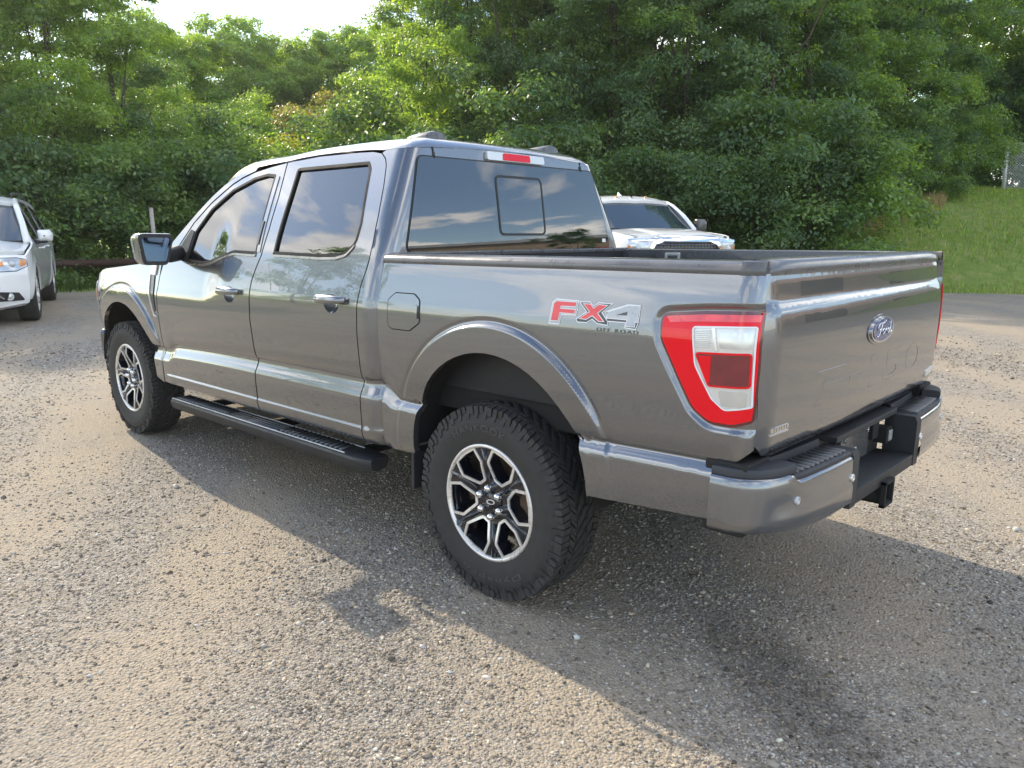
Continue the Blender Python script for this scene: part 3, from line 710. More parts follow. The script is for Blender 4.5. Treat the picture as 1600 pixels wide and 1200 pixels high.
def fence():
    t = empty('chain_link_fence', (0, 0, 0)); tag(t, 'galvanised chain link fence on top of the grassy bank', 'fence')
    a = np.array(at(1556, 32)); b_ = np.array(at(2150, 36)); L = np.linalg.norm(b_-a); d = (b_-a)/L; H = 1.52
    gz = lambda p: float(ground_z(p[0], p[1]))
    n = 5
    for k in range(n):
        p = a+d*L*k/(n-1); z = gz(p); q = p+(np.array([.05, .02]) if k == 0 else 0)
        m = MB(); m.tube([(*p, z-.2), (*q, z+H+.03)], .060 if k == 0 else .04, 10); m.build('post', M_fence, t, smooth=True)
    m = MB(); m.tube([(*(a+d*L*k/8), gz(a+d*L*k/8)+H) for k in range(9)], .036, 8); m.build('top_rail', M_fence, t, smooth=True)
    m = MB(); st = .085
    u = -H
    while u < L:
        for sg in (1, -1):
            p0, p1 = (u, 0), (u+H, H)
            if sg < 0: p0, p1 = (u, H), (u+H, 0)
            f0 = max(0, (0-p0[0])/H); f1 = min(1, (L-p0[0])/H)
            if f1 > f0:
                pts = []
                for f in (f0, f1):
                    uu = p0[0]+f*H; vv = p0[1]+f*(p1[1]-p0[1]); q = a+d*uu; pts.append((*q, gz(q)+vv))
                m.tube(pts, .0085, 3, False)
        u += st
    o = m.build('wire_mesh', M_fence, t); o['kind'] = 'stuff'
fence()

# ================================================================== the grey pickup truck
# truck frame: x forward, y to the driver's side, z up, rear axle at x = 0
RAKE = .02
SZ = [0.46, 0.50, 0.545, 0.580, 0.63, 0.70, 0.738, 0.812, 0.826, 0.838, 0.95, 1.08, 1.165, 1.205, 1.235, 1.33, 1.40, 1.42, 1.86, 1.95]
SY = [.890, .935, .965, .974, .979, .983, .984, .957, .956, .968, .987, .997, .9965, .992, .985, .961, .942, .936, .748, .705]
WELL_Z = .56; WELLS = (-.005, 3.70)
CX = -1.03; CR = .085
UG = CX-CR*1.02                                   # where the bed side meets the tailgate
lamp_o = rnd([(-.772, 1.253), (-.93, 1.268), (UG+.002, 1.277), (UG-.001, 1.10), (UG+.004, .99), (UG+.010, .935), (-1.045, .914), (-.965, .914), (-.905, .955), (-.85, 1.05), (-.780, 1.17)], [.035, .1, .006, .2, .1, .02, .07, .09, .09, .2, .07], 7)
def poly_dist(x, z, poly):
    """distance outside a polygon, 0 inside"""
    P = np.stack([x, z], -1).reshape(-1, 2); A = np.asarray(poly, float); B = np.roll(A, -1, 0); d = np.full(len(P), 9.0)
    for a, b in zip(A, B):
        e = b-a; t = np.clip(((P-a)@e)/(e@e+1e-12), 0, 1); d = np.minimum(d, np.hypot(P[:, 0]-a[0]-t*e[0], P[:, 1]-a[1]-t*e[1]))
    d[inside(poly, P)] = 0
    return d.reshape(np.shape(x))
def crease(x): return pchip([-1.2, -.97, -.45, .58, .69, 1.9, 2.90, 3.03, 4.6], [.79, .787, .775, .770, .826, .822, .800, .762, .755], x)
def side_y(x, z):
    x = np.asarray(x, float); z = np.asarray(z, float)
    zc = crease(x)
    dn = np.maximum(zc-z, 0); dn = dn+.042*(1-np.exp(-dn/.016))*sstep(.66, .56, x)
    zz = np.where(z < zc, .826-dn, np.where(z < 1.08, .826+(z-zc)*(1.08-.826)/(1.08-zc), z))
    drop = .065*sstep(2.15, 2.46, x)*sstep(1.02, 1.17, z)*(1-sstep(1.36, 1.80, z))
    zz = zz+drop
    y = pchip(SZ, SY, zz)
    y = y+.0075*sstep(.600, .588, z)*sstep(.74, .88, x)*sstep(3.12, 2.95, x)          # rocker ledge
    y = y-.010*np.clip((x-1.2)/3, -1, 1)**2*sstep(1.5, 1.1, z)
    # bed sides stand a little straighter near the top than the doors
    y = y+.006*sstep(.76, .66, x)*sstep(1.2, 1.38, z)
    for cx in WELLS:
        dz = np.maximum(z-WELL_Z, 0); r = np.sqrt((x-cx)**2*1.0+dz**2)
        fade = sstep(.74, .95, z)
        rise = .020*(1-sstep(.590, .607, r))-.005*np.exp(-((r-.613)/.009)**2)
        y = y+rise*(fade*.85+.15)*np.where(r < .75, 1, 0)
    # nose of the truck tucks in
    y = y-.26*np.clip((x-4.02)/.60, 0, 2)**2.1
    x2, z2 = np.broadcast_arrays(x, z); near = (x2 < -.72) & (z2 > .86) & (z2 < 1.33)
    if np.any(near):                                   # shallow recess the tail lamp sits in
        y = np.array(np.broadcast_to(y, x2.shape)); xs, zs = np.atleast_1d(x2[near]), np.atleast_1d(z2[near]); y[near] = y[near]-.011*(1-sstep(.002, .026, poly_dist(xs, zs, lamp_o)))
    return y
def side_map(u, z):
    u = np.asarray(u, float); z = np.asarray(z, float)
    a = np.clip((CX-u)/CR, 0, 1.45)
    xs = np.maximum(u, CX); Y = side_y(xs, z)
    x = xs-CR*np.sin(a); y = Y-CR*(1-np.cos(a))
    return np.stack([x, y, z-RAKE*x], -1)
def rk(x, y, z): return (x, y, z-RAKE*x)
def xback(z): return pchip([.4, 1.36, 1.42, 1.90, 2.0], [.728, .728, .732, .800, .815], z)
BR = .085
def back_map(s, z):
    """cab rear wall: s=0 where the corner radius starts, negative to the middle, positive round to the side"""
    s = np.asarray(s, float); z = np.asarray(z, float)
    xb = xback(z); W = side_y(np.full_like(z, .80), z)-.004
    q = BR*math.pi/2
    a = np.clip(s/BR, 0, math.pi/2)
    y = W-BR+np.minimum(s, 0)+BR*np.sin(a)
    x = xb+BR*(1-np.cos(a))+np.maximum(s-q, 0)
    x = x-.018*(1-(np.clip(y, -1, 1)/.85)**2)*0
    fwd = np.maximum(s-q, 0)
    y = np.where(fwd > 0, side_y(np.maximum(x, .70), z)-.004*(fwd < 0), y)
    return np.stack([x, y, z-RAKE*x], -1)
def flat_back(y, z):
    y = np.asarray(y, float); z = np.asarray(z, float); x = xback(z)
    return np.stack([x, y, z-RAKE*x], -1)

truck = empty('pickup_truck')
tag(truck, 'dark grey metallic crew cab pickup truck parked on the gravel', 'pickup truck')

def well_arc(cx, r, n=26, a0=0.0, a1=math.pi):
    return [(cx+r*math.cos(a0+(a1-a0)*i/n), WELL_Z+r*math.sin(a0+(a1-a0)*i/n)) for i in range(n+1)]

def lines(x0, x1):
    """extra mesh points along the creases and the arch flares"""
    X = np.arange(x0, x1, .014); zc = crease(X); out = []
    for d in (-.100, -.088, -.076, -.05, -.020, -.014, -.007, 0, .004, .008, .012, .02): out.append(np.stack([X, zc+d], 1))
    for d in (.580, .586, .590, .594, .598, .603, .61): out.append(np.stack([X, 0*X+d], 1))
    for d in (1.165, 1.185, 1.205, 1.22, 1.235): out.append(np.stack([X, 0*X+d], 1))
    for cx in WELLS:
        for r in (.50, .54, .570, .580, .585, .590, .595, .600, .605, .610, .615, .622, .632):
            n = int(math.pi*r/.014); a = np.linspace(-.02, math.pi+.02, n); p = np.stack([cx+r*np.cos(a), WELL_Z+r*np.sin(a)], 1)
            out.append(p)
    # drop crease points that fall inside a flare band
    P = np.concatenate(out[:-26]); keep = np.ones(len(P), bool)
    for cx in WELLS:
        r = np.hypot(P[:, 0]-cx, np.maximum(P[:, 1]-WELL_Z, 0)); keep &= (r > .64)
    return np.concatenate([P[keep]]+out[-26:])
# ---- bed side panels
bed_poly = [(.70, .525), (.70, 1.385), (UG, 1.385), (UG, .845), (-1.055, .80), (-.985, .785), (-.985, .60), (-.60, .572), (-.505, .566)]
bed_poly += [(x, z) for x, z in well_arc(WELLS[0], .487)][::-1]
bed_poly += [(.479, .535)]
bed = panel('bed_side', bed_poly, side_map, M_paint, truck, sp=.020, depth=.03, extra=np.concatenate([lines(-1.1, .71)]+[resample(inset(lamp_o, -k), .010) for k in (.001, .006, .011, .016, .021, .026, .031)]))
bed_r = mirror_copy(bed)
# ---- fuel door
fuel = rnd([(.625, 1.105), (.632, 1.225), (.585, 1.258), (.455, 1.258), (.412, 1.232), (.404, 1.135), (.475, 1.093), (.595, 1.093)], .03)
panel('fuel_door_gap', fuel, side_map, M_dark, bed, sp=.02, depth=0, off=.0012, holes=[inset(fuel, .0045)])
panel('fuel_door', inset(fuel, .005), side_map, M_paint, bed, sp=.02, depth=.003, off=.0025)
panel('fuel_door_finger_pull', [(.437, 1.155), (.418, 1.152), (.418, 1.205), (.437, 1.21)], side_map, M_paint, bed, sp=.01, depth=.006, off=.009)
# ---- front fender
fen = [(4.42, .62), (4.47, .90), (4.45, 1.08), (4.30, 1.21), (4.05, 1.27), (3.60, 1.305), (3.20, 1.335), (3.085, 1.345), (3.082, 1.25), (3.092, 1.05), (3.10, .76), (3.103, .53), (3.213, .545)]
fen += [(x, z) for x, z in well_arc(WELLS[1], .487)][::-1]
fen += [(4.19, .55)]
# order: arch runs from the door side to the nose
arch_f = [(x, z) for x, z in well_arc(WELLS[1], .487)][::-1]
fen = [(4.42, .62), (4.47, .90), (4.45, 1.08), (4.30, 1.21), (4.05, 1.27), (3.60, 1.305), (3.20, 1.335), (3.085, 1.345), (3.082, 1.25), (3.092, 1.05), (3.10, .76), (3.103, .53)]+arch_f+[(4.19, .55)]
fender = panel('front_fender', fen, side_map, M_paint, truck, sp=.022, depth=.03, extra=lines(3.05, 4.5))
panel('fender_vent', [(3.150, 1.25), (3.205, 1.25), (3.187, 1.16), (3.140, 1.01), (3.118, 1.02), (3.130, 1.12)], side_map, M_dblk, fender, sp=.02, depth=.004, off=.005)
panel('fender_vent_trim', [(3.262, 1.335), (3.222, 1.335), (3.214, 1.20), (3.196, 1.14), (3.145, .985), (3.105, .975), (3.108, .99), (3.138, 1.000), (3.190, 1.155), (3.207, 1.24), (3.207, 1.252), (3.135, 1.252), (3.130, 1.345)], side_map, M_alloy, fender, sp=.015, depth=.008, off=.010)
fender_r = mirror_copy(fender)
# ---- doors
GAP = .0035
split = [(1.857, .515), (1.862, .80), (1.862, 1.05), (1.852, 1.26), (1.826, 1.336), (1.797, 1.400), (1.789, 1.533), (1.803, 1.706), (1.842, 1.905)]
topc = [(2.000, 1.892), (2.164, 1.871), (2.290, 1.842), (2.386, 1.808), (2.585, 1.702), (2.750, 1.583), (2.870, 1.455), (2.940, 1.352)]
fdoor = [(3.10, .535), (3.095, .76), (3.085, 1.05), (3.075, 1.25), (3.055, 1.325), (2.995, 1.352)]+topc[::-1]+[(x, z) for x, z in split[::-1]]
fwin = rnd([(2.735, 1.352), (2.50, 1.342), (2.40, 1.352), (2.25, 1.385), (2.10, 1.413), (1.90, 1.408), (1.852, 1.408), (1.915, 1.840), (2.015, 1.850), (2.145, 1.836), (2.362, 1.776), (2.563, 1.667), (2.70, 1.535)], [.03, .05, .08, .08, .08, .02, .01, .02, .05, .06, .06, .06, .05])
rdoor = [(x-.004, z) for x, z in split]+[(1.533, 1.918), (1.189, 1.913), (1.060, 1.908), (.985, 1.895), (.940, 1.865), (.915, 1.83), (.880, 1.734), (.846, 1.60), (.825, 1.47), (.822, 1.40), (.832, 1.338), (.850, 1.276), (.858, 1.18), (.862, 1.05), (.868, .80), (.868, .515)]
rwin = rnd([(1.672, 1.410), (1.223, 1.402), (1.09, 1.405), (1.01, 1.420), (.952, 1.468), (.954, 1.56), (1.030, 1.822), (1.062, 1.856), (1.705, 1.862), (1.690, 1.72)], [.01, .1, .06, .06, .06, .08, .03, .02, .02, .02])
def make_door(name, outline, win, hx, hz):
    bowl = [(hx+.062*math.cos(t), hz-.020+.046*math.sin(t)) for t in np.linspace(0, 2*math.pi, 24, endpoint=False)]
    d = panel(name, inset(outline, GAP), side_map, M_paint, truck, sp=.020, holes=[inset(win, -.004), bowl], depth=.03, extra=lines(outline[0][0]-2.3 if name == 'front_door' else .8, 3.15 if name == 'front_door' else 1.9))
    panel('window_glass', inset(win, -.016), side_map, M_glass, d, sp=.05, depth=.004, off=-.010)
    panel('window_seal', inset(win, -.003), side_map, M_dark, d, sp=.03, depth=.010, off=.0015, holes=[inset(win, .012)])
    # bright belt moulding along the lower edge of the window
    low = [p for p in win if p[1] < 1.475 and p[0] < 2.72]; low = sorted(low, key=lambda p: -p[0])
    strip = [(x, z-.005) for x, z in low]+[(x, z-.017) for x, z in low[::-1]]
    panel('belt_moulding', strip, side_map, M_trim, d, sp=.02, depth=.006, off=.006)
    # handle: bowl in the door with a strap handle across it
    sd = lambda u, z, o: tuple(side_map(np.array([u]), np.array([z]))[0]+np.array([0, o, 0]))
    def bowl_map(u, z):
        q = side_map(u, z); r2 = ((u-hx)/.062)**2+((z-hz+.020)/.046)**2; q[..., 1] -= .024*np.clip(1-r2, 0, 1)**.8; return q
    panel('handle_bowl', inset(bowl, .0005), bowl_map, M_paint, d, sp=.008, depth=.006)
    P = []
    for k in range(13):
        t = -1+2*k/12; u = hx-t*.125; e = 1-abs(t)**4
        zc = hz+.004; o = .012+.030*(1-abs(t)**3)
        ring = []
        for q in range(10):
            a = 2*math.pi*q/10
            ring.append(sd(u, zc+.0215*(.62+.38*e)*math.sin(a), o+.013*(.5+.5*e)*math.cos(a)))
        P.append(ring)
    h = loft('door_handle', P, M_paint, d, closev=True, caps=True)
    strip2 = [(hx-.125, hz+.018), (hx+.125, hz+.018), (hx+.125, hz+.012), (hx-.125, hz+.012)]
    return d
fd = make_door('front_door', fdoor, fwin, 2.085, 1.195)
rd = make_door('rear_door', rdoor, rwin, 1.065, 1.200)
# black pillar trims between the two side windows, with the keypad strip
panel('pillar_trim', [(1.905, 1.835), (1.868, 1.83), (1.812, 1.415), (1.845, 1.415)], side_map, M_paint, fd, sp=.03, depth=.004, off=.004)
panel('door_keypad', [(1.872, 1.585), (1.852, 1.582), (1.842, 1.455), (1.862, 1.458)], side_map, M_dblk, fd, sp=.03, depth=.004, off=.009)
panel('sail_trim', [(2.905, 1.355), (2.745, 1.353), (2.712, 1.535), (2.76, 1.545), (2.84, 1.46)], side_map, M_black, fd, sp=.03, depth=.004, off=.004)
fd_r = mirror_copy(fd); rd_r = mirror_copy(rd)
# ---- windscreen pillar
sil = [(3.10, 1.385), (2.93, 1.512), (2.745, 1.648), (2.595, 1.750), (2.49, 1.810), (2.39, 1.853), (2.29, 1.880)]
ap = [(2.170, 1.878), (2.296, 1.849), (2.393, 1.815), (2.592, 1.709), (2.757, 1.590), (2.877, 1.462), (2.95, 1.359), (3.08, 1.352)]
pil = panel('windscreen_pillar', sil+[(2.2, 1.898), (2.155, 1.898)]+ap, side_map, M_paint, truck, sp=.03, depth=.02)
mirror_copy(pil)
# ---- cab rear corner and back wall (two halves), up to the roof edge
q_ = BR*math.pi/2
def s_of_x(x, z): return float(x-xback(np.array(z))-BR+q_)
def s_mid(z): return float(-(side_y(np.array(.80), np.array(z))-.004-BR))
cut = [(.868, .515), (.868, .80), (.862, 1.05), (.858, 1.18), (.850, 1.276), (.832, 1.338), (.822, 1.40), (.825, 1.47), (.846, 1.60), (.880, 1.734), (.915, 1.83), (.940, 1.865), (.985, 1.895)]
cut = [(x-GAP, z) for x, z in cut]
RT = [(.985, 1.900), (.93, 1.905)]
cab_poly = [(s_of_x(x, z), z) for x, z in cut]+[(s_of_x(.96, 1.906), 1.906), (.09, 1.908), (0.02, 1.912), (-.10, 1.920), (-.3, 1.930), (s_mid(1.935), 1.935), (s_mid(1.6), 1.6), (s_mid(1.4), 1.4), (s_mid(1.0), 1.0), (s_mid(.515), .515)]
cabw = panel('cab_rear_wall', cab_poly, back_map, M_paint, truck, sp=.022, depth=.012, out=(-.5, .5, 0))
mirror_copy(cabw)
# ---- roof: rings drawn in from the edge of the cab
edge = []
for x, z in [(2.34, 1.912), (2.2, 1.916), (2.164, 1.885), ]: pass
side_edge = [(2.47, 1.822), (2.39, 1.855), (2.29, 1.882), (2.164, 1.900), (2.0, 1.908), (1.842, 1.914), (1.7, 1.922), (1.533, 1.926), (1.35, 1.925), (1.189, 1.921), (1.06, 1.916), (.985, 1.909)]
left = []
for x, z in side_edge:
    p = side_map(np.array([x]), np.array([z]))[0]; left.append(p)
for s, z in [(.09, 1.910), (.067, 1.911), (.045, 1.912), (.02, 1.914), (0, 1.916), (-.05, 1.919), (-.10, 1.922), (-.3, 1.932), (-.5, 1.937)]:
    left.append(back_map(np.array([s]), np.array([z]))[0])
left = np.array(left); right = left[::-1]*[1, -1, 1]
hdr = []                                            # windscreen header
for y in np.linspace(-.66, .66, 9): hdr.append((2.475+.05*(1-(y/.72)**2), y, 1.775+.05*(1-(y/.72)**2)))
base = np.concatenate([left, right, np.array(hdr)])
rings = []
for a in (0, .008, .018, .032, .05, .075, .11, .16, .24, .36, .55, .78, 1.0):
    ring = []
    for p in base:
        sx = min(max(p[0], 1.25), 2.0); zc = float(pchip([.7, 1.2, 1.6, 2.0, 2.4], [1.985, 2.000, 2.002, 1.985, 1.945], sx))-RAKE*sx
        h = 1-(1-a)**6.5
        ring.append((p[0]+(sx-p[0])*a, p[1]*(1-a), p[2]+(zc-p[2])*h))
    rings.append(ring)
roof = loft('roof', np.array(rings), M_paint, truck, closev=True)
# dark roof ditch seams
for sg in (1, -1):
    m = MB(); pts = [back_map(np.array([s]), np.array([z]))[0] for s, z in [(-.085, 1.868), (-.075, 1.895), (-.06, 1.915)]]
    pts += [pts[-1]+np.array([.03, -.02, .012]), pts[-1]+np.array([.09, -.035, .022])]
    m.tube([(p[0]-.001, sg*p[1], p[2]) for p in pts], .0075, 6); m.build('roof_seam', M_black, roof, smooth=True)
# roof pods
for y in (.42, -.47):
    m = MB(); P = []
    for t, w, h in ((0, .02, .002), (.06, .055, .030), (.13, .065, .045), (.25, .068, .050), (.262, .066, .046), (.27, .060, .001)):
        x = 1.20-t; z0 = 1.972-RAKE*x-.02
        P.append([(x, y+w*math.cos(a), z0+.02+h*max(0, math.sin(a))**.6) for a in np.linspace(0, math.pi, 11)])
    loft('roof_pod', np.array(P), M_rail, roof, sharp=50)
# ---- rear glass
rwp = rnd([(-.800, 1.424), (.800, 1.424), (.668, 1.872), (-.668, 1.872)], .035)
rw = panel('rear_window', rwp, flat_back, M_glass, truck, sp=.08, depth=.006, out=(-1, 0, 0), off=.006)
panel('glass_seal', inset(rwp, -.007), flat_back, M_black, rw, sp=.06, depth=.008, out=(-1, 0, 0), off=.0035, holes=[inset(rwp, -.001)])
sl = rnd([(-.19, 1.513), (.155, 1.513), (.155, 1.800), (-.19, 1.800)], .025)
panel('slider_frame', inset(sl, -.012), flat_back, M_black, rw, sp=.05, depth=.003, out=(-1, 0, 0), off=.0088, holes=[sl])
panel('sliding_pane', inset(sl, .001), flat_back, M_glass, rw, sp=.08, depth=.002, out=(-1, 0, 0), off=.0072)
panel('inspection_sticker', [(-.72, 1.462), (-.755, 1.462), (-.755, 1.483), (-.72, 1.483)], flat_back, M_dwhite, rw, sp=.05, depth=0, out=(-1, 0, 0), off=.0075)
# ---- high brake lamp
def hb(y, z): return flat_back(y, z)
bl = panel('high_brake_lamp', rnd([(-.235, 1.884), (.215, 1.884), (.210, 1.926), (-.230, 1.926)], .012), hb, M_clear, truck, sp=.04, depth=.02, out=(-1, 0, 0), off=.016)
panel('brake_lens', rnd([(-.115, 1.887), (.100, 1.887), (.095, 1.923), (-.110, 1.923)], .010), hb, M_red, bl, sp=.04, depth=.01, out=(-1, 0, 0), off=.020)
# ---- door mirrors
mir = empty('door_mirror', parent=truck)
mg = rnd([(1.075, 1.495), (1.247, 1.497), (1.227, 1.358), (1.115, 1.356)], .022)
mo = rnd([(1.050, 1.520), (1.266, 1.522), (1.243, 1.335), (1.098, 1.332)], .03)
def mm(x0, tilt=0): return lambda y, z: np.stack([np.full_like(y, x0)+(y-1.16)*.10, y, z-RAKE*x0], -1)
P = []
for t, sc in ((0.0, .97), (.010, 1.0), (.05, 1.0), (.10, .96), (.15, .84), (.185, .55), (.195, .2)):
    q = np.array(resample(mo, .02)); c = np.array([1.165, 1.43]); q = c+(q-c)*sc
    P.append([(2.62+t+(y-1.16)*.10, y, z-RAKE*2.62) for y, z in q])
loft('mirror_shell', np.array(P), M_paint, mir, closev=True)
panel('mirror_bezel', inset(mo, .006), mm(2.612), M_black, mir, sp=.05, depth=.012, out=(-1, 0, 0))
panel('mirror_pane', mg, mm(2.608), M_mirror, mir, sp=.05, depth=.003, out=(-1, 0, 0))
m = MB(); m.tube([(2.72, 1.12, 1.40-RAKE*2.7), (2.76, 1.03, 1.385-RAKE*2.7), (2.80, .945, 1.40-RAKE*2.7)], [.05, .045, .05], 10); m.build('mirror_arm', M_black, mir, smooth=True)
mir_r = mirror_copy(mir)
# ---- bed rail caps, bed box
def cap_section(x, y0, sg=1): return None
P = []
for x in list(np.linspace(.705, -1.022, 22))+[-1.026, -1.05, -1.075, -1.094]:
    yo = float(side_y(x, 1.385)); kk = 1.0 if x > -1.024 else .16
    if x < CX: yo -= CR*(1-math.cos(math.asin(min(1, (CX-x)/CR))))
    sec = [(yo-.004, 1.372), (yo+.004, 1.386), (yo+.004, 1.398), (yo-.004, 1.411), (yo-.022, 1.420), (yo-.085, 1.424), (yo-.100, 1.418), (yo-.104, 1.395), (yo-.104, 1.36)]
    sec = [(yo-(yo-y)*(kk if y < yo-.003 else 1), z) for y, z in sec]
    P.append([rk(x, y, z) for y, z in sec])
cap = loft('bed_rail_cap', np.array(P), M_rail, truck, sharp=35); mirror_copy(cap)
m = MB()
m.box(.66, .70, -.86, .86, .60, 1.405, fn=rk); bulk = m.build('bed_front_wall', M_liner, truck)
m = MB(); m.box(.655, .712, -.90, .90, 1.405, 1.428, .006, fn=rk); m.build('bulkhead_cap', M_rail, truck)
m = MB(); m.box(-1.06, .66, -.85, .85, .86, .90, fn=rk); m.build('bed_floor', M_liner, truck)
m = MB(); m.box(-1.05, .66, .845, .865, .85, 1.37, fn=rk)
for k in range(5): m.box(-1.0+k*.34, -.86+k*.34, .835, .846, .92, 1.28, .004, fn=rk)
bw = m.build('bed_inner_wall', M_liner, truck); mirror_copy(bw)
m = MB(); m.box(.26, .275, -.862, -.838, 1.352, 1.40, .003, fn=rk); m.box(.345, .36, -.862, -.838, 1.352, 1.40, .003, fn=rk); m.box(.262, .358, -.862, -.845, 1.385, 1.402, .003, fn=rk)
m.build('tie_down_bracket', M_steel, truck)
# ---- tailgate
TGX = -1.114
def tg_x(y, z):
    b = pchip([.78, .80, .84, 1.0, 1.15, 1.245, 1.268, 1.300, 1.335, 1.36, 1.385, 1.43], [.035, .006, -.016, -.026, -.026, -.020, -.014, .000, .004, .006, .012, .020], z)
    return TGX+b+.016*(np.asarray(y, float)/.9)**2+.03*np.clip((np.abs(y)-.84)/.10, 0, 1)**2
def tg_map(y, z):
    x = tg_x(y, z); return np.stack([x, np.asarray(y, float)+0*x, z-RAKE*x], -1)
YG = .922
def tg_edge(z): return float(side_y(CX, z))-CR*(1-math.cos(1.02))-.0075
zs_ = [.86, .95, 1.08, 1.17, 1.24, 1.32, 1.385]
tgp = [(-.80, .798), (.80, .798), (.88, .815)]+[(tg_edge(z), z) for z in zs_]+[(-tg_edge(z), z) for z in zs_[::-1]]+[(-.88, .815)]
tail = panel('tailgate', tgp, tg_map, M_paint, truck, sp=.02, depth=.05, out=(-1, 0, 0))
P = []
YC = tg_edge(1.40)
for y in np.linspace(-YC, YC, 41):
    ed = max(0, (abs(y)-.72)/.2); dz = -.018*ed**2*(1 if y < 0 else 1)
    x0 = float(tg_x(y, 1.385)); sec = [(x0-.004, 1.378), (x0-.006, 1.388), (x0-.002, 1.410), (x0+.010, 1.424), (x0+.030, 1.431), (x0+.075, 1.428), (x0+.085, 1.405), (x0+.085, 1.34)]
    P.append([rk(x, y, z+(dz if z > 1.39 else 0)) for x, z in sec])
loft('tailgate_cap', np.array(P), M_rail, tail, sharp=40)
m = MB(); m.box(TGX+.03, TGX+.07, -.90, .90, .84, 1.40, fn=rk); m.build('tailgate_inner_skin', M_liner, tail)
# stamped model lettering, barely raised
def ring_text(V, F, A, B):
    cnt = {}
    for f in F:
        for i in range(len(f)):
            e = (f[i], f[(i+1) % len(f)]); cnt.setdefault((min(e), max(e)), []).append(e)
    n = len(V); FF = list(F)
    for k, l in cnt.items():
        if len(l) == 1: i, j = l[0]; FF.append((j, i, n+i, n+j))
    return np.concatenate([A, B]).tolist(), FF
def on_tg(V, y0, y1, z0, z1, off):
    p = tg_map(y0+(y1-y0)*V[:, 0], z0+(z1-z0)*V[:, 1]); p[:, 0] -= off; return p
for ch, y0, y1, z0, z1 in (('F', .56, .33, .925, 1.045), ('-', .27, .16, .972, .998), ('1', .06, .01, .925, 1.045), ('5', -.10, -.31, .925, 1.045), ('0', -.38, -.60, .925, 1.045)):
    V, F = text2d(ch); V = V-V.min(0); V = V/V.max(0)
    VV, FF = ring_text(V, F, on_tg(V, y0, y1, z0, z1, .0007), on_tg((V-.5)*[1.05, 1.06]+.5, y0, y1, z0, z1, -.0008))
    mesh('stamped_letter', [tuple(v) for v in VV], FF, M_paint, tail, smooth=False)
# oval badge with script
OC = (-.012, 1.142)
def oval(r, n=40, a=.118, bb=.047): return [(OC[0]+r*a*math.cos(t), OC[1]+r*bb*math.sin(t)) for t in np.linspace(0, 2*math.pi, n, endpoint=False)]
panel('badge_recess', oval(1.26), tg_map, M_paint, tail, sp=.02, depth=.004, out=(-1, 0, 0), off=.0035)
panel('badge_rim', oval(1.06), tg_map, M_chrome, tail, sp=.02, depth=.008, out=(-1, 0, 0), off=.009)
bd = panel('oval_badge', oval(.95), tg_map, M_blue, tail, sp=.02, depth=.003, out=(-1, 0, 0), off=.011)
panel('badge_inner_line', oval(.90), tg_map, M_chrome, tail, sp=.01, depth=.001, out=(-1, 0, 0), off=.0118, holes=[oval(.875)])
m = MB()
strokes = [[(-.66, .02), (-.70, .22), (-.52, .42), (-.20, .40), (.02, .46), (.10, .56)], [(-.24, .40), (-.34, .10), (-.46, -.22), (-.62, -.40), (-.74, -.30)], [(-.52, .02), (-.36, .08), (-.18, .06)],
           [(-.02, .04), (-.16, .00), (-.20, -.20), (-.08, -.28), (.04, -.16), (.02, .02), (-.02, .04)], [(.14, .04), (.10, -.26), (.13, -.10), (.22, .04), (.30, .02)],
           [(.56, .02), (.44, .04), (.36, -.14), (.42, -.28), (.54, -.20), (.64, .10), (.70, .42)], [(.64, .10), (.62, -.20), (.72, -.26), (.82, -.16)]]
for st in strokes:
    pts = []
    for a_, b_ in st:
        p = tg_map(np.array([OC[0]-a_*.118*.88]), np.array([OC[1]+b_*.047*1.35]))[0]; pts.append((p[0]-.0125, p[1], p[2]))
    m.tube(pts, .0024, 6)
m.build('badge_script', M_chrome, tail, smooth=True)
# small bright trim names low on both corners, too small to read
m = MB()
for k in range(7):
    y0 = .865-k*.017; m.prism([(y0, .888), (y0-.012, .888), (y0-.012, .902), (y0, .902)], lambda y, z, d: (float(tg_x(y, z))-d, y, z-RAKE*TGX), 0, .004)
m.prism([(.868, .878), (.745, .878), (.745, .882), (.868, .882)], lambda y, z, d: (float(tg_x(y, z))-d, y, z-RAKE*TGX), 0, .004)
m.build('trim_badge', M_chrome, tail)
m = MB(); m.prism(rnd([(-.74, .855), (-.86, .868), (-.86, .893), (-.74, .880)], .006), lambda y, z, d: (float(tg_x(y, z))-d, y, z-RAKE*TGX), 0, .005)
m.build('engine_badge', M_alloy, tail)
# ---- tail lamps (wrap round the bed corner)
tl = empty('tail_lamp', parent=truck)
panel('lamp_rim', lamp_o, side_map, M_mred, tl, sp=.009, depth=.02, off=.006)
lamp_r = inset(lamp_o, .013)
wh = rnd([(-.897, 1.217), (UG+.022, 1.229), (UG+.020, .985), (-1.022, .968), (-.978, 1.000), (-.915, 1.100)], [.012, .008, .008, .03, .03, .06])
panel('red_lens', lamp_r, side_map, M_red, tl, sp=.010, depth=.012, off=.016, holes=[wh])
panel('lens_top_band', rnd([(-.80, 1.243), (-.93, 1.256), (UG+.016, 1.264), (UG+.018, 1.243), (-.93, 1.234), (-.815, 1.224)], .004), side_map, M_pred, tl, sp=.009, depth=.001, off=.0168)
panel('lens_border', inset(wh, -.0005), side_map, M_dwhite, tl, sp=.010, depth=.004, off=.0175, holes=[inset(wh, .0045)])
panel('clear_lens', inset(wh, .004), side_map, M_clear, tl, sp=.010, depth=.006, off=.0135)
dk = rnd([(-.912, 1.142), (-1.088, 1.152), (-1.090, 1.045), (-.966, 1.038)], .012)
panel('reflector_rim', dk, side_map, M_red, tl, sp=.009, depth=.008, off=.0185)
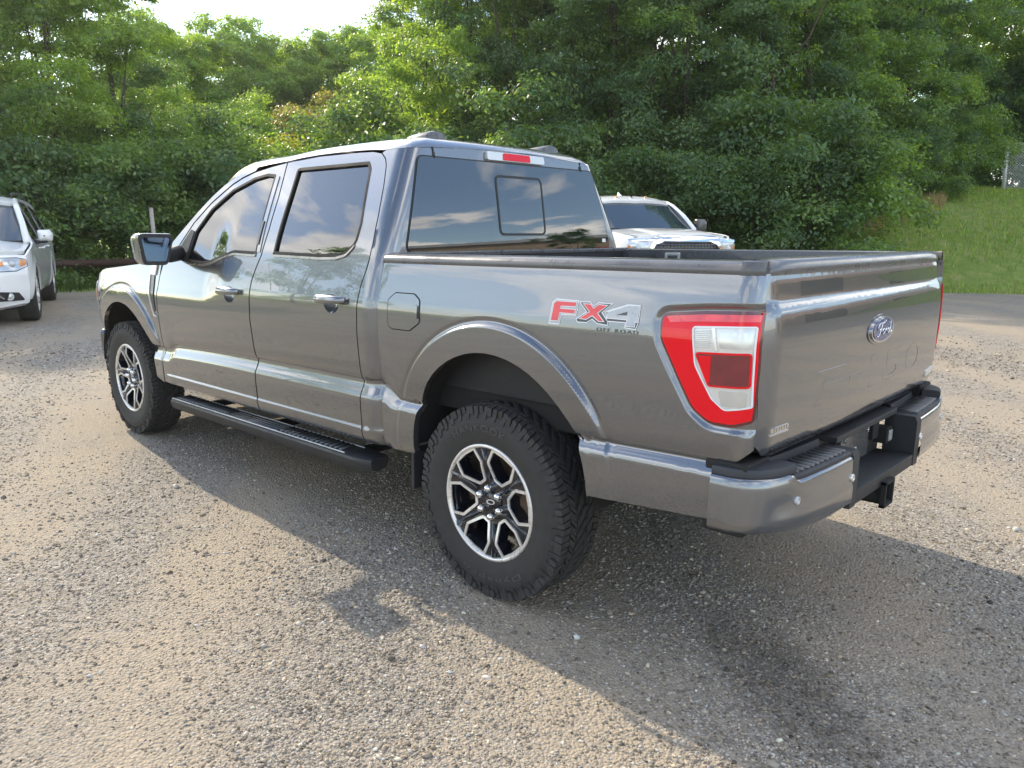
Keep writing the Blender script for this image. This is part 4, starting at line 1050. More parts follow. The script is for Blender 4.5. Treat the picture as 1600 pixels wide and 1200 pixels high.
panel('dark_lens', inset(dk, .006), side_map, M_dred, tl, sp=.009, depth=.002, off=.0195)
panel('bright_red_cell', [(-.928, 1.132), (-.972, 1.134), (-.972, 1.052), (-.962, 1.05)], side_map, M_red, tl, sp=.009, depth=.002, off=.0205)
m = MB()
for k in range(9):
    z0 = 1.205-k*.0062; q = [side_map(np.array([u]), np.array([z0+.001*i]))[0] for i, u in enumerate(np.linspace(-.905, -.965, 7))]
    m.tube([(p[0], p[1]+.0145, p[2]) for p in q], .0016, 5)
m.build('lens_ribs', M_clear, tl, smooth=True)
panel('lamp_divider', [(-.962, 1.218), (-.975, 1.219), (-.990, 1.152), (-.984, 1.152)], side_map, M_alloy, tl, sp=.009, depth=.003, off=.0165)
panel('lower_lens_block', rnd([(-1.000, 1.030), (-1.082, 1.034), (-1.080, .984), (-1.012, .982)], .008), side_map, M_lamp, tl, sp=.009, depth=.003, off=.0165)
panel('upper_lens_block', rnd([(-.992, 1.208), (-1.084, 1.216), (-1.084, 1.164), (-.996, 1.160)], .008), side_map, M_lamp, tl, sp=.009, depth=.003, off=.0165)
mirror_copy(tl)
# ---- FX4 decal on the bed side
def dc(pts, dx=0, dy=0):
    return [(-.314-.378*(X+dx-140)/1020, 1.274-((Y+dy)-(215+(X-140)*.048))/265*.088) for X, Y in pts]
LF = [(172, 262), (198, 238), (445, 250), (440, 290), (258, 288), (256, 318), (440, 327), (435, 368), (256, 358), (248, 445), (160, 445)]
LX = [(535, 265), (612, 268), (655, 312), (705, 272), (800, 278), (702, 357), (785, 437), (735, 437), (650, 380), (585, 420), (512, 415), (618, 345)]
L4 = [(825, 345), (1040, 275), (1150, 280), (1148, 400), (1160, 402), (1158, 432), (1132, 434), (1130, 480), (1045, 478), (1045, 412), (825, 400)]
H4 = [(905, 372), (1040, 328), (1040, 378)]
BF = [(145, 245), (190, 210), (470, 228), (466, 330), (458, 388), (278, 385), (268, 487), (130, 482)]
BX = [(468, 238), (602, 238), (652, 280), (700, 245), (868, 255), (760, 350), (842, 440), (837, 482), (718, 468), (655, 425), (592, 462), (482, 458), (458, 420), (570, 345)]
B4 = [(790, 335), (1030, 260), (1166, 268), (1170, 440), (1148, 512), (1025, 500), (1025, 448), (820, 440)]
dec = empty('side_decal', parent=truck)
for poly in (BF, BX, B4):
    panel('decal_outline', dc(poly), side_map, M_dwhite, dec, sp=.02, depth=0, off=.0012+.0002*(poly is BX)+.0004*(poly is B4))
for poly in (BF, BX, B4):
    panel('decal_shadow', inset(dc(poly), .0035), side_map, M_dblk if poly is not BF else M_dgrey, dec, sp=.02, depth=0, off=.0020+.0002*(poly is BX)+.0004*(poly is B4))
for poly, mt, hl in ((LF, M_dred2, None), (LX, M_dred2, None), (L4, M_dgrey, [dc(H4)])):
    panel('decal_letter_edge', inset(dc(poly), -.0026), side_map, M_dwhite, dec, sp=.02, depth=0, off=.0030, holes=[inset(h, .001) for h in (hl or [])])
    panel('decal_letter', dc(poly), side_map, mt, dec, sp=.02, depth=0, off=.0036, holes=hl or [])
V, F = text2d('OFF ROAD', spacing=1.25); V = V-V.min(0); V = V/V.max(0)
p = side_map(-.527-.171*V[:, 0], 1.177+.0115*V[:, 1]); p[:, 1] += .0028
mesh('decal_small_letters', [tuple(v) for v in p], F, M_dblk, dec, smooth=False)
# ---- rear bumper
bump_o = empty('rear_bumper', parent=truck)
plan = [(-.990, .992), (-1.04, .990), (-1.09, .978), (-1.135, .948), (-1.168, .900), (-1.190, .83), (-1.205, .74), (-1.216, .60), (-1.221, .50), (-1.224, .395)]
plan = np.array(plan); tt = np.linspace(0, len(plan)-1, 46)
plan = np.stack([pchip(np.arange(len(plan)), plan[:, 0], tt), pchip(np.arange(len(plan)), plan[:, 1], tt)], 1)
tan = np.gradient(plan, axis=0); tan /= np.linalg.norm(tan, axis=1)[:, None]; nor = np.stack([tan[:, 1], -tan[:, 0]], 1)
nor *= np.where((nor*(plan-[-.8, 0])).sum(1) < 0, -1, 1)[:, None]
def sweep(sec, i0=0, i1=None, zf=None):
    P = []
    for i in range(i0, len(plan) if i1 is None else i1):
        f = i/(len(plan)-1); row = []
        for o, z in sec:
            if callable(o): o = o(plan[i][1])
            q = plan[i]+nor[i]*o; zz = z+(zf(plan[i][1], z) if zf else 0)
            row.append(rk(q[0], q[1], zz))
        P.append(row)
    return np.array(P)
bul = lambda y: .007*sstep(.93, .86, y)
topz = lambda y, z: (-.022*sstep(.825, .785, y) if z > .72 else 0)+(.022*sstep(.6, .95, y) if z < .60 else 0)
sec = [(-.05, .545), (lambda y: -.010+bul(y), .555), (lambda y: 0+bul(y), .566), (lambda y: bul(y), .616), (lambda y: bul(y)*.9, .628), (0, .642), (0, .68), (-.001, .72), (-.004, .748), (-.010, .756), (-.020, .759), (-.045, .759)]
cov = loft('bumper_cover', sweep(sec, zf=topz), M_paint, bump_o, sharp=60)
mirror_copy(cov)
sec = [(-.018, .752), (-.010, .760), (-.010, .776), (-.014, .784), (-.030, .788), (-.080, .788), (-.088, .780), (-.085, .74)]
SI = int(np.argmin(abs(plan[:, 1]-.800)))
sh_ = loft('bumper_shoulder', sweep(sec+[(-.05, .74)], 0, SI+1), M_pad, bump_o, closev=True, caps=True, sharp=40); mirror_copy(sh_)
m = MB(); pth = [i for i in range(SI-1, 46)]
top = lambda y: .742
P = [[rk(*(plan[i]+nor[i]*o), z) for o, z in [(-.012, .725), (-.007, .736), (-.009, .746), (-.018, .750), (-.125, .750), (-.130, .775), (-.150, .778), (-.155, .70)]] for i in pth]
pad = loft('step_pad', np.array(P), M_pad, bump_o, sharp=40)
m = MB()
for k in range(13):
    y = .420+k*.0345; i = int(np.argmin(abs(plan[:, 1]-y))); q0 = plan[i]+nor[i]*-.024; q1 = plan[i]+nor[i]*-.112
    m.tube([rk(q0[0], y, .7515), rk(q1[0], y-.0, .7515)], .0075, 6)
m.build('step_ribs', M_rail, pad, smooth=True)
mirror_copy(pad)
# centre: notch with plate recess
m = MB()
cx = -1.224
for sg in (1, -1):
    m.prism([(cx, .536), (cx, .725), (cx+.01, .748), (-1.095, .748), (-1.095, .536)], lambda x, z, d: rk(x, d, z), sg*.335, sg*.392)
m.box(cx+.002, -1.06, -.335, .335, .536, .588, .006, fn=rk)
m.build('bumper_centre', M_black, bump_o, angle=35)
m = MB(); m.box(-1.075, -1.055, -.335, .335, .588, .76, fn=rk); m.box(-1.14, -1.05, -.335, .335, .752, .775, .004, fn=rk); rec = m.build('plate_recess', M_black, bump_o)
m = MB(); m.box(-1.092, -1.076, -.155, .155, .600, .735, .004, fn=rk); m.build('plate_bracket', M_rail, rec)
m = MB(); m.prism(rnd([(-.02, .612), (.075, .602), (.085, .648), (-.005, .665)], .006), lambda y, z, d: rk(-1.094-d, y, z), 0, .004); m.build('loose_paper_tag', M_dwhite, rec)
for y in (.125, -.125):
    m = MB(); m.lathe([(.0, .014), (.008, .012), (.010, 0)], 12, 'x', rk(-1.100, y, .712)); m.build('plate_screw', M_chrome, rec, smooth=True)
for y in (.25, -.22):
    m = MB(); m.box(-1.10, -1.07, y-.035, y+.035, .655, .725, .006, fn=rk); m.build('plate_lamp', M_dark, rec)
m = MB(); m.box(-1.135, -1.08, -.320, -.255, .63, .70, .006, fn=rk); sk = m.build('trailer_socket', M_dark, rec)
m = MB(); m.box(-1.141, -1.134, -.308, -.268, .642, .688, .004, fn=rk); m.build('socket_lid', M_steel, rec)
for y, z in ((.80, .668), (.345, .655), (-.345, .655), (-.80, .668)):
    i = int(np.argmin(abs(plan[:, 1]-abs(y)))); q = plan[i]+nor[i]*.004
    m = MB(); m.lathe([(0, -.0015), (.009, -.0015), (.010, -.003), (.013, -.003), (.0145, .001), (.0145, .008)], 16, 'x', rk(q[0]+.001, math.copysign(q[1], y), z)); m.build('parking_sensor', M_steel if abs(y) > .5 else M_alloy, bump_o, smooth=True)
# side gap filler and hitch
m = MB(); m.box(-1.10, -.955, .80, .965, .56, .80, .01, fn=rk); fl = m.build('bumper_filler', M_dark, bump_o); mirror_copy(fl)
m = MB()
for a in ((-1.232, -.80, -.040, .040, .462, .468), (-1.232, -.80, -.040, .040, .538, .544), (-1.232, -.80, .034, .040, .462, .544), (-1.232, -.80, -.040, -.034, .462, .544)): m.box(*a, fn=rk)
for a in ((-1.242, -1.220, -.052, .052, .450, .464), (-1.242, -1.220, -.052, .052, .542, .556), (-1.242, -1.220, .038, .052, .450, .556), (-1.242, -1.220, -.052, -.038, .450, .556)): m.box(*a, .003, fn=rk)
m.box(-.98, -.86, -.60, .60, .47, .55, .01, fn=rk); m.tube([rk(-1.19, -.055, .50), rk(-1.19, .055, .50)], .010, 8)
m.build('tow_hitch', M_dark, truck)
# ---- running boards
rb = empty('running_board', parent=truck)
P = []
def rb_sec(w0=.845, w1=1.004): return [(w0, .412), (w0, .436), (w0+.012, .442), (w1-.022, .442), (w1-.006, .437), (w1, .425), (w1-.004, .395), (w1-.020, .372), (w1-.06, .362), (w0+.02, .378)]
for x, k in ((3.02, .45), (3.00, .80), (2.965, 1), (2.0, 1), (1.05, 1), (.92, 1), (.85, .88), (.815, .66)):
    c = (.90, .41); P.append([rk(x, c[0]+(y-c[0])*k, c[1]+(z-c[1])*(.5+.5*k)) for y, z in rb_sec()])
loft('board_body', np.array(P), M_black, rb, closev=True, caps=True, sharp=30)
m = MB(); m.tube([rk(2.955, .992, .4445), rk(1.0, .992, .4445)], .0042, 6); m.tube([rk(2.955, .868, .4445), rk(1.0, .868, .4445)], .003, 6); m.build('board_edge_strip', M_steel, rb, smooth=True)
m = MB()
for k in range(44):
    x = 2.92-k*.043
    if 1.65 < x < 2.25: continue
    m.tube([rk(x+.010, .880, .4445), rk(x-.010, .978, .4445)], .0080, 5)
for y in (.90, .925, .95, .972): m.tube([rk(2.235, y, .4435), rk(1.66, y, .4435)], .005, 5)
m.build('board_tread', M_rail, rb, smooth=True)  # paler plastic puts the light caught by the ribs into their colour
for x in (2.72, 1.9, 1.05):
    m = MB(); m.box(x-.03, x+.03, .55, .87, .395, .43, .006, fn=rk); m.build('board_bracket', M_dark, rb)
mirror_copy(rb)
# ---- mud flap ahead of the rear wheel, wheel wells and underbody
m = MB(); m.box(.475, .492, .80, .985, .37, .54, .006, fn=rk); mf = m.build('mud_flap', M_black, truck); mirror_copy(mf)
for cx, nm in zip(WELLS, ('rear', 'front')):
    m = MB(); m.lathe([(.505, .50), (.505, .965)], 30, 'y', (cx, 0, WELL_Z-RAKE*cx), 0, math.pi); 
    m.add([rk(cx-.505, y, z) for y in (.50, .955) for z in (.50, WELL_Z)], [(0, 1, 3, 2)]); m.add([rk(cx+.505, y, z) for y in (.50, .955) for z in (.50, WELL_Z)], [(0, 1, 3, 2)])
    m.add([rk(cx-.56, .52, .45), rk(cx+.56, .52, .45), rk(cx+.56, .52, 1.10), rk(cx-.56, .52, 1.10)], [(0, 1, 2, 3)])
    w = m.build('wheel_arch_liner', M_dark, truck, smooth=True); mirror_copy(w)
m = MB(); m.box(-.93, 4.25, .36, .50, .48, .66, .01, fn=rk); m.box(-.93, 4.25, -.50, -.36, .48, .66, .01, fn=rk)
m.box(.75, 3.15, -.84, .84, .50, .56, .01, fn=rk); m.box(-1.0, .70, -.84, .84, .74, .86, .01, fn=rk); m.box(-.4, .9, .30, .36, .45, .6, fn=rk)
m.tube([rk(3.0, -.28, .46), rk(.5, -.30, .47), rk(.2, -.55, .62), rk(-.5, -.62, .62), rk(-.9, -.75, .5)], .035, 10)
m.build('chassis_frame', M_dark, truck)
m = MB(); m.tube([(0, -.72, .43), (0, -.12, .43)], .05, 10); m.tube([(0, .72, .43), (0, .12, .43)], .05, 10); m.lathe([(0, -.17), (.10, -.13), (.15, 0), (.10, .13), (0, .17)], 16, 'y', (0, 0, .43))
m.build('rear_axle', M_rust, truck, smooth=True)
m = MB(); m.tube([(3.694, -.72, .43), (3.694, .72, .43)], .045, 10); m.build('front_axle', M_rust, truck, smooth=True)
m = MB(); m.box(.74, 3.2, -.92, .92, .56, .60, fn=rk); m.box(.78, .80, -.86, .86, .55, 1.36, fn=rk); m.build('cab_floor', M_dark, truck)
# ---- front: bonnet, windscreen, nose
def hood_map(x, y):
    z = pchip([3.05, 3.5, 4.0, 4.35, 4.52, 4.62], [1.372, 1.352, 1.318, 1.275, 1.235, 1.17], x)-.050*(np.abs(y)/.86)**3+.018*np.exp(-((np.abs(y)-.52)/.09)**2)
    return np.stack([x+0*y, y+0*x, z-RAKE*x], -1)
hp = rnd([(3.06, -.86), (4.0, -.855), (4.40, -.77), (4.60, -.45), (4.63, 0), (4.60, .45), (4.40, .77), (4.0, .855), (3.06, .86)], .05)
panel('bonnet', hp, hood_map, M_paint, truck, sp=.05, depth=.04, out=(0, 0, 1))
def ws_map(y, t):
    x = 3.12-(3.12-2.47)*t-.10*(np.asarray(y)/.8)**2*(1-.4*t); z = 1.378+(1.872-1.378)*t-.02*(np.asarray(y)/.8)**2
    return np.stack([x, y*(1-.12*t), z-RAKE*x], -1)
panel('windscreen', [(-.80, 0), (.80, 0), (.785, 1), (-.785, 1)], ws_map, M_glass, truck, sp=.08, depth=.01, out=(1, 0, 1))
def nose_map(y, z):
    x = 4.62-.30*(np.abs(y)/.88)**3.2-.05*sstep(.9, .55, z)+.06*np.exp(-((z-.62)/.12)**2); return np.stack([x, y+0*x, z-RAKE*x], -1)
panel('front_bumper', rnd([(-.90, .50), (.90, .50), (.93, .80), (-.93, .80)], .05), nose_map, M_paint, truck, sp=.05, depth=.05, out=(1, 0, 0), off=.03)
panel('grille', rnd([(-.62, .83), (.62, .83), (.66, 1.17), (-.66, 1.17)], .04), nose_map, M_dblk, truck, sp=.05, depth=.03, out=(1, 0, 0), off=.01)
for sg in (1, -1):
    panel('head_lamp', [(sg*.655, .86), (sg*.86, .87), (sg*.875, 1.155), (sg*.665, 1.17)], nose_map, M_lamp, truck, sp=.05, depth=.05, out=(1, 0, 0), off=.012)
hl = panel('head_lamp_side', rnd([(4.27, .95), (4.43, .93), (4.44, 1.10), (4.36, 1.17), (4.26, 1.15)], .02), side_map, M_lamp, truck, sp=.03, depth=.004, off=.008); mirror_copy(hl)
mk = panel('side_marker', [(4.28, 1.02), (4.31, 1.02), (4.31, 1.12), (4.28, 1.12)], side_map, M_amber, truck, sp=.03, depth=.004, off=.012); mirror_copy(mk)
# ---- wheels
TR = .421; TW = .250
def make_wheel():
    w = empty('wheel', parent=truck)                # local: y outward, centre of tread at y=0
    h = TW/2
    prof = [(.236, .088), (.246, h-.020), (.262, h-.010), (.300, h-.004), (.330, h+.002), (.360, h), (.380, h-.008), (.400, h-.018), (.409, h-.042), (TR-.011, h-.075), (TR-.010, .03), (TR-.010, -.03), (TR-.013, -h+.075), (.402, -h+.020), (.36, -h), (.30, -h+.004), (.262, -h+.02)]
    ty = MB().lathe(prof, 72, 'y').build('tyre', M_rubber, w, smooth=True)
    # tread blocks
    m = MB()
    def blk(t0, t1, y0, y1, sk, r0, r1, sh=.0):
        V = []
        for r, k in ((r0, 0.0), (r1, .10)):
            for t, y in ((t0, y0), (t1, y0), (t1, y1), (t0, y1)):
                tc = (t0+t1)/2; yc = (y0+y1)/2; tt_ = tc+(t-tc)*(1-k)+sk*(y-yc); yy = yc+(y-yc)*(1-k*.6)
                rr = r-.05*max(0, abs(yy)-.075)**1.35*6
                V.append((rr*math.cos(tt_), yy, rr*math.sin(tt_)))
        m.add(V, [(0, 1, 2, 3), (4, 7, 6, 5), (0, 4, 5, 1), (1, 5, 6, 2), (2, 6, 7, 3), (3, 7, 4, 0)])
    n = 46; dt = 2*math.pi/n; rs = random.Random(3)
    for k in range(n):
        t = k*dt
        for sg in (1, -1):
            j = rs.uniform(-.02, .02)
            blk(t+.06*dt, t+.48*dt, sg*.074, sg*(.121 if k % 2 else .114), sg*.5, .388, TR)
            blk(t+.54*dt, t+.96*dt, sg*.079, sg*(.115 if k % 2 else .123), sg*.5, .388, TR)
            blk(t+(.02+.1)*dt, t+.60*dt, sg*.036, sg*.074, -sg*2.0, TR-.013, TR+.001)
            blk(t+.68*dt, t+1.02*dt, sg*.034, sg*.070, -sg*2.4, TR-.013, TR+.001)
        blk(t+.08*dt, t+.52*dt, -.030, .004, 2.4, TR-.013, TR+.001)
        blk(t+.58*dt, t+1.02*dt, -.006, .030, 2.4, TR-.013, TR+.001)
        for sg in (1, -1):                           # shoulder ribs running down the sidewall
            V = []; t0 = t+.1*dt; t1 = t+.5*dt
            for (r, y) in ((.399, h-.016), (.374, h-.004), (.366, h-.002)):
                for tq in (t0, t1): V.append((r*math.cos(tq), sg*(y+.0045), r*math.sin(tq)))
            for (r, y) in ((.399, h-.030), (.374, h-.012), (.366, h-.006)):
                for tq in (t0, t1): V.append((r*math.cos(tq), sg*y, r*math.sin(tq)))
            m.add(V, [(0, 1, 3, 2), (2, 3, 5, 4), (0, 2, 8, 6), (2, 4, 10, 8), (1, 7, 9, 3), (3, 9, 11, 5), (0, 6, 7, 1), (4, 5, 11, 10)])
    tr = m.build('tread', M_tread, w); tr['kind'] = 'stuff'
    # raised words on the sidewall
    for word, a0, span in (('Dynapro', -R(121), R(62)), ('HANKOOK', R(62), R(56))):
        V, F = text2d(word, spacing=1.2); V = V-V.min(0); V = V/V.max(0); VV, FF, b = [], [], 0
        for u, v in V:
            a = a0+span*(1-u) if False else a0+span*u
            r = .312+.030*v
            VV.append((r*math.cos(a), h+.0035+.003*(1-abs(r-.33)/.03), r*math.sin(a)))
        FF += [tuple(b+i for i in f) for f in F]
        mesh('sidewall_lettering', VV, FF, M_letter, w, smooth=False)
    # rim
    RR = .262
    m = MB().lathe([(.252, -.10), (.240, -.09), (.226, -.02), (.229, .06), (.240, .095), (.246, .100)], 60, 'y'); m.build('rim_barrel', M_gloss, w, smooth=True)
    MB().lathe([(.246, .100), (.249, .108), (.252, .111), (.260, .111), (.264, .107), (.265, .098), (.260, .092)], 72, 'y').build('rim_lip', M_alloy, w, smooth=True)
    def fm(u, v): r = np.sqrt(u*u+v*v); return np.stack([u, .098-.030*sstep(.20, .06, r)+.0*r, v], -1)
    pk = [(.96, .262), (.985, .0), (.96, -.262), (.70, -.282), (.425, -.075), (.425, .075), (.70, .282)]
    pockets = []
    for k in range(6):
        c, s = math.cos(k*math.pi/3), math.sin(k*math.pi/3)
        pockets.append(rnd([(RR*.93*(a*c-b_*s), RR*.93*(a*s+b_*c)) for a, b_ in pk], [0, .0, 0, .010, .010, .010, .010]))
    disc = [(RR*.945*math.cos(t), RR*.945*math.sin(t)) for t in np.linspace(0, 2*math.pi, 72, endpoint=False)]
    panel('rim_face', disc, fm, M_gloss, w, sp=.014, holes=[inset(p, .003) for p in pockets], depth=.055, out=(0, 1, 0))
    for p in pockets:
        panel('spoke_edge', inset(p, -.0100), fm, M_alloy, w, sp=.012, holes=[inset(p, .0025)], depth=.012, out=(0, 1, 0), off=.0055)
    for k in range(6):                              # shallow triangular recess ribs between the pockets
        a = R(30)+k*math.pi/3; m = MB()
        m.tube([(.10*math.cos(a), .076, .10*math.sin(a)), (.245*math.cos(a), .092, .245*math.sin(a))], [.012, .020], 6); m.build('spoke_rib', M_gloss, w, smooth=True)
    MB().lathe([(0, .088), (.034, .087), (.040, .082), (.043, .068), (.052, .064)], 30, 'y').build('centre_cap', M_gloss, w, smooth=True)
    m = MB(); m.lathe([(.013, .089), (.0155, .0905), (.018, .089)], 24, 'y'); o = m.build('cap_emblem', M_alloy, w, smooth=True); o.scale = (1.45, 1, .62)
    for k in range(6):
        a = R(30)+k*math.pi/3; m = MB()
        m.lathe([(0, .112), (.010, .111), (.0155, .104), (.0175, .088), (.0180, .060)], 12, 'y', (.0640*math.cos(a), 0, .0640*math.sin(a))); m.build('lug_nut', M_chrome, w, smooth=True)
    MB().lathe([(.06, -.01), (.175, -.01), (.178, -.025), (.06, -.025)], 40, 'y').build('brake_disc', M_rust, w, smooth=True)
    m = MB(); m.box(-.20, -.10, -.05, .03, -.09, .09, .012); m.build('brake_caliper', M_rust, w)
    return w
def copy_tree(o, parent=None):
    c = o.copy(); COL.objects.link(c); c.parent = parent if parent else o.parent
    for ch in o.children: copy_tree(ch, c)
    return c
W0 = make_wheel()
for ch in W0.children:
    if ch.name.split('.')[0] not in ('tyre', 'tread', 'sidewall_lettering', 'brake_disc', 'brake_caliper'): ch.scale = (ch.scale[0]*.945, 1, ch.scale[2]*.945)
    elif ch.name.split('.')[0] in ('tyre', 'tread', 'sidewall_lettering'): ch.scale = (.978, .95, .978); W0.location = (.010, .873, .4150); W0.rotation_euler = (0, R(8), 0)
for x, y, a in ((3.700, .873, 20), (.010, -.873, 35), (3.700, -.873, 50)):
    c = copy_tree(W0, truck); c.location = (x, y, .4150); c.rotation_euler = (0, R(a), 0 if y > 0 else math.pi)

# ================================================================== the two white vehicles
def clip_x(poly, x0, x1):
    def half(P, k, sg):
        out = []
        for i in range(len(P)):
            a, b = P[i], P[(i+1) % len(P)]; ia, ib = sg*(a[0]-k) >= 0, sg*(b[0]-k) >= 0
            if ia: out.append(a)
            if ia != ib: t = (k-a[0])/(b[0]-a[0]); out.append((k, a[1]+t*(b[1]-a[1])))
        return out
    return half(half(poly, x0, 1), x1, -1)
def arch(cx, cz, r, n=18): return [(cx+r*math.cos(t), cz+r*math.sin(t)) for t in np.linspace(math.pi, 0, n)]
def road_wheel(parent, Rw, w, rim, spokes=5):
    t = empty('wheel', parent=parent); h = w/2
    MB().lathe([(rim, h-.03), (rim+.02, h-.005), (rim+.05, h), (Rw-.03, h-.006), (Rw-.006, h-.03), (Rw, h-.06), (Rw, -h+.06), (Rw-.01, -h+.02), (rim, -h+.02)], 48, 'y').build('tyre', M_rubber, t, smooth=True)
    m = MB()
    for y in (-.06, -.02, .02, .06): m.lathe([(Rw-.008, y-.004), (Rw+.0015, y-.014), (Rw+.0015, y+.014), (Rw-.008, y+.004)], 48, 'y')
    o = m.build('tread', M_tread, t); o['kind'] = 'stuff'
    MB().lathe([(rim+.004, h-.02), (rim, h-.012), (rim-.015, h-.014), (rim-.02, h-.05), (rim-.03, -h+.03)], 40, 'y').build('rim', M_alloy, t, smooth=True)
    for k in range(spokes):
        a = 2*math.pi*k/spokes; m = MB()
        for da in (-.16, .16): m.tube([(.05*math.cos(a), h-.055, .05*math.sin(a)), (rim*.55*math.cos(a+da*.7), h-.035, rim*.55*math.sin(a+da*.7)), ((rim-.01)*math.cos(a+da), h-.03, (rim-.01)*math.sin(a+da))], [.026, .018, .020], 6)
        m.build('spoke', M_alloy, t, smooth=True)
    MB().lathe([(0, h-.03), (.05, h-.034), (.062, h-.06)], 20, 'y').build('hub_cap', M_gloss, t, smooth=True)
    MB().lathe([(.03, 0), (rim-.035, 0)], 30, 'y').build('brake_disc', M_rust, t, smooth=True)
    return t
def put_wheels(root, Rw, w, rim, wb, yt, spokes=5):
    w0 = road_wheel(root, Rw, w, rim, spokes); w0.location = (0, yt, Rw)
    for x, y in ((wb, yt), (0, -yt), (wb, -yt)):
        c = copy_tree(w0, root); c.location = (x, y, Rw); c.rotation_euler = (0, R(17*x+y*30), 0 if y > 0 else math.pi)

def white_suv(loc, rz):
    t = empty('suv', loc, rz); tag(t, 'white SUV with amber cornered headlamps parked facing the lot', 'suv')
    zk = [.28, .36, .50, .72, .90, 1.03, 1.10, 1.16, 1.66, 1.74]; yk = [.86, .925, .955, .968, .962, .950, .925, .900, .690, .655]
    def sy(x, z):
        y = pchip(zk, yk, z)
        for cx in (0, 3.04):
            r = np.hypot(x-cx, np.maximum(z-.385, 0)); y = y+.016*(1-sstep(.44, .56, r))
        y = y-.30*np.clip((x-3.35)/.62, 0, 2)**2.0-.18*np.clip((-.55-x)/.55, 0, 2)**2.0
        return y
    def sm(x, z): return np.stack([x+0*z, sy(x, z), z+0*x], -1)
    full = [(3.60, .33), (3.64, .50), (3.64, .80), (3.60, .935), (3.45, 1.005), (3.0, 1.055), (2.78, 1.085), (2.40, 1.33), (1.98, 1.58), (1.75, 1.665), (1.3, 1.715), (.5, 1.725), (-.35, 1.69), (-.82, 1.60), (-1.02, 1.25), (-1.08, .90), (-1.08, .52), (-.95, .36), (-.43, .34)]+arch(0, .385, .43)+[(.43, .30), (2.61, .30)]+arch(3.04, .385, .43)+[(3.47, .34)]
    gl = [rnd([(2.60, 1.125), (1.52, 1.145), (1.56, 1.655), (1.72, 1.635), (1.98, 1.545), (2.38, 1.30)], .03), rnd([(1.40, 1.147), (.52, 1.165), (.45, 1.50), (.62, 1.66), (1.43, 1.668)], .03), rnd([(.38, 1.175), (-.62, 1.25), (-.70, 1.52), (.40, 1.655), (.33, 1.50)], .03)]
    sides = []
    for nm, a, b_ in (('front_fender', 2.64, 9), ('front_door', 1.47, 2.633), ('rear_door', .46, 1.463), ('quarter_panel', -9, .453)):
        p = clip_x(full, a, b_); g = [q for q in gl if inside(p, np.array([np.mean(q, 0)]))[0]]
        o = panel(nm, p, sm, M_white, t, sp=.045, depth=.03, holes=g); sides.append(o)
        for q in g:
            panel('side_window', inset(q, -.012), sm, M_glass, o, sp=.08, depth=.004, off=-.008)
            panel('window_trim', inset(q, -.014), sm, M_black, o, sp=.06, depth=.006, off=.002, holes=[inset(q, .004)])
        if 'door' in nm:
            hx = 1.58 if nm == 'front_door' else .62; m = MB(); m.tube([(hx+.20, float(sy(hx+.2, .99))+.004, .985), (hx+.16, float(sy(hx+.1, .99))+.035, .985), (hx+.04, float(sy(hx+.1, .99))+.035, .985), (hx, float(sy(hx, .99))+.004, .985)], .013, 8); m.build('door_handle', M_white, o, smooth=True)
    for o in sides: mirror_copy(o)
    # front end
    def nm_(y, z):
        a = np.abs(y); x = pchip([.20, .34, .50, .66, .80, .93, 1.0], [3.86, 3.97, 4.00, 4.00, 3.97, 3.88, 3.74], z)-.34*(a/.94)**3.0
        return np.stack([x, y+0*x, z+0*x], -1)
    panel('front_bumper', rnd([(-.90, .30), (-.45, .24), (.45, .24), (.90, .30), (.925, .52), (.915, .94), (.5, .955), (-.5, .955), (-.915, .94), (-.925, .52)], .04), nm_, M_white, t, sp=.05, depth=.05, out=(1, 0, 0), holes=[rnd([(-.44, .32), (.44, .32), (.50, .46), (-.50, .46)], .03)])
    panel('lower_grille', rnd([(-.46, .30), (.46, .30), (.52, .475), (-.52, .475)], .03), nm_, M_dblk, t, sp=.06, depth=.02, out=(1, 0, 0), off=-.02)
    panel('front_lip', rnd([(-.86, .285), (-.45, .225), (.45, .225), (.86, .285), (.84, .31), (.44, .25), (-.44, .25), (-.84, .31)], .008), nm_, M_chrome, t, sp=.04, depth=.02, out=(1, 0, 0), off=.014)
    panel('chin_valance', rnd([(-.84, .20), (.84, .20), (.86, .285), (-.86, .285)], .02), nm_, M_dark, t, sp=.06, depth=.04, out=(1, 0, 0), off=-.03)
    gp = rnd([(-.43, .70), (.43, .70), (.50, .90), (-.50, .90)], .04); g = panel('grille', gp, nm_, M_dblk, t, sp=.05, depth=.03, out=(1, 0, 0), off=-.005)
    for pl in ([(-.45, .79), (.45, .79), (.45, .82), (-.45, .82)], [(-.03, .71), (.03, .71), (.03, .895), (-.03, .895)]): panel('grille_bar', pl, nm_, M_white, g, sp=.05, depth=.02, out=(1, 0, 0), off=.012)
    panel('grille_surround', inset(gp, -.02), nm_, M_white, g, sp=.05, depth=.03, out=(1, 0, 0), off=.006, holes=[inset(gp, .01)])
    for s in (1, -1):
        hp = rnd([(s*.47, .735), (s*.80, .742), (s*.915, .80), (s*.905, .875), (s*.80, .905), (s*.50, .90)], .02); h = panel('head_lamp', hp, nm_, M_lamp, t, sp=.03, depth=.03, out=(1, 0, 0), off=.006)
        panel('turn_signal', rnd([(s*.835, .785), (s*.905, .812), (s*.898, .872), (s*.84, .885)], .012), nm_, M_amber, h, sp=.03, depth=.006, out=(1, 0, 0), off=.010)
        panel('amber_reflector', rnd([(s*.50, .80), (s*.66, .80), (s*.66, .86), (s*.50, .86)], .012), nm_, M_amber, h, sp=.03, depth=.006, out=(1, 0, 0), off=.009)
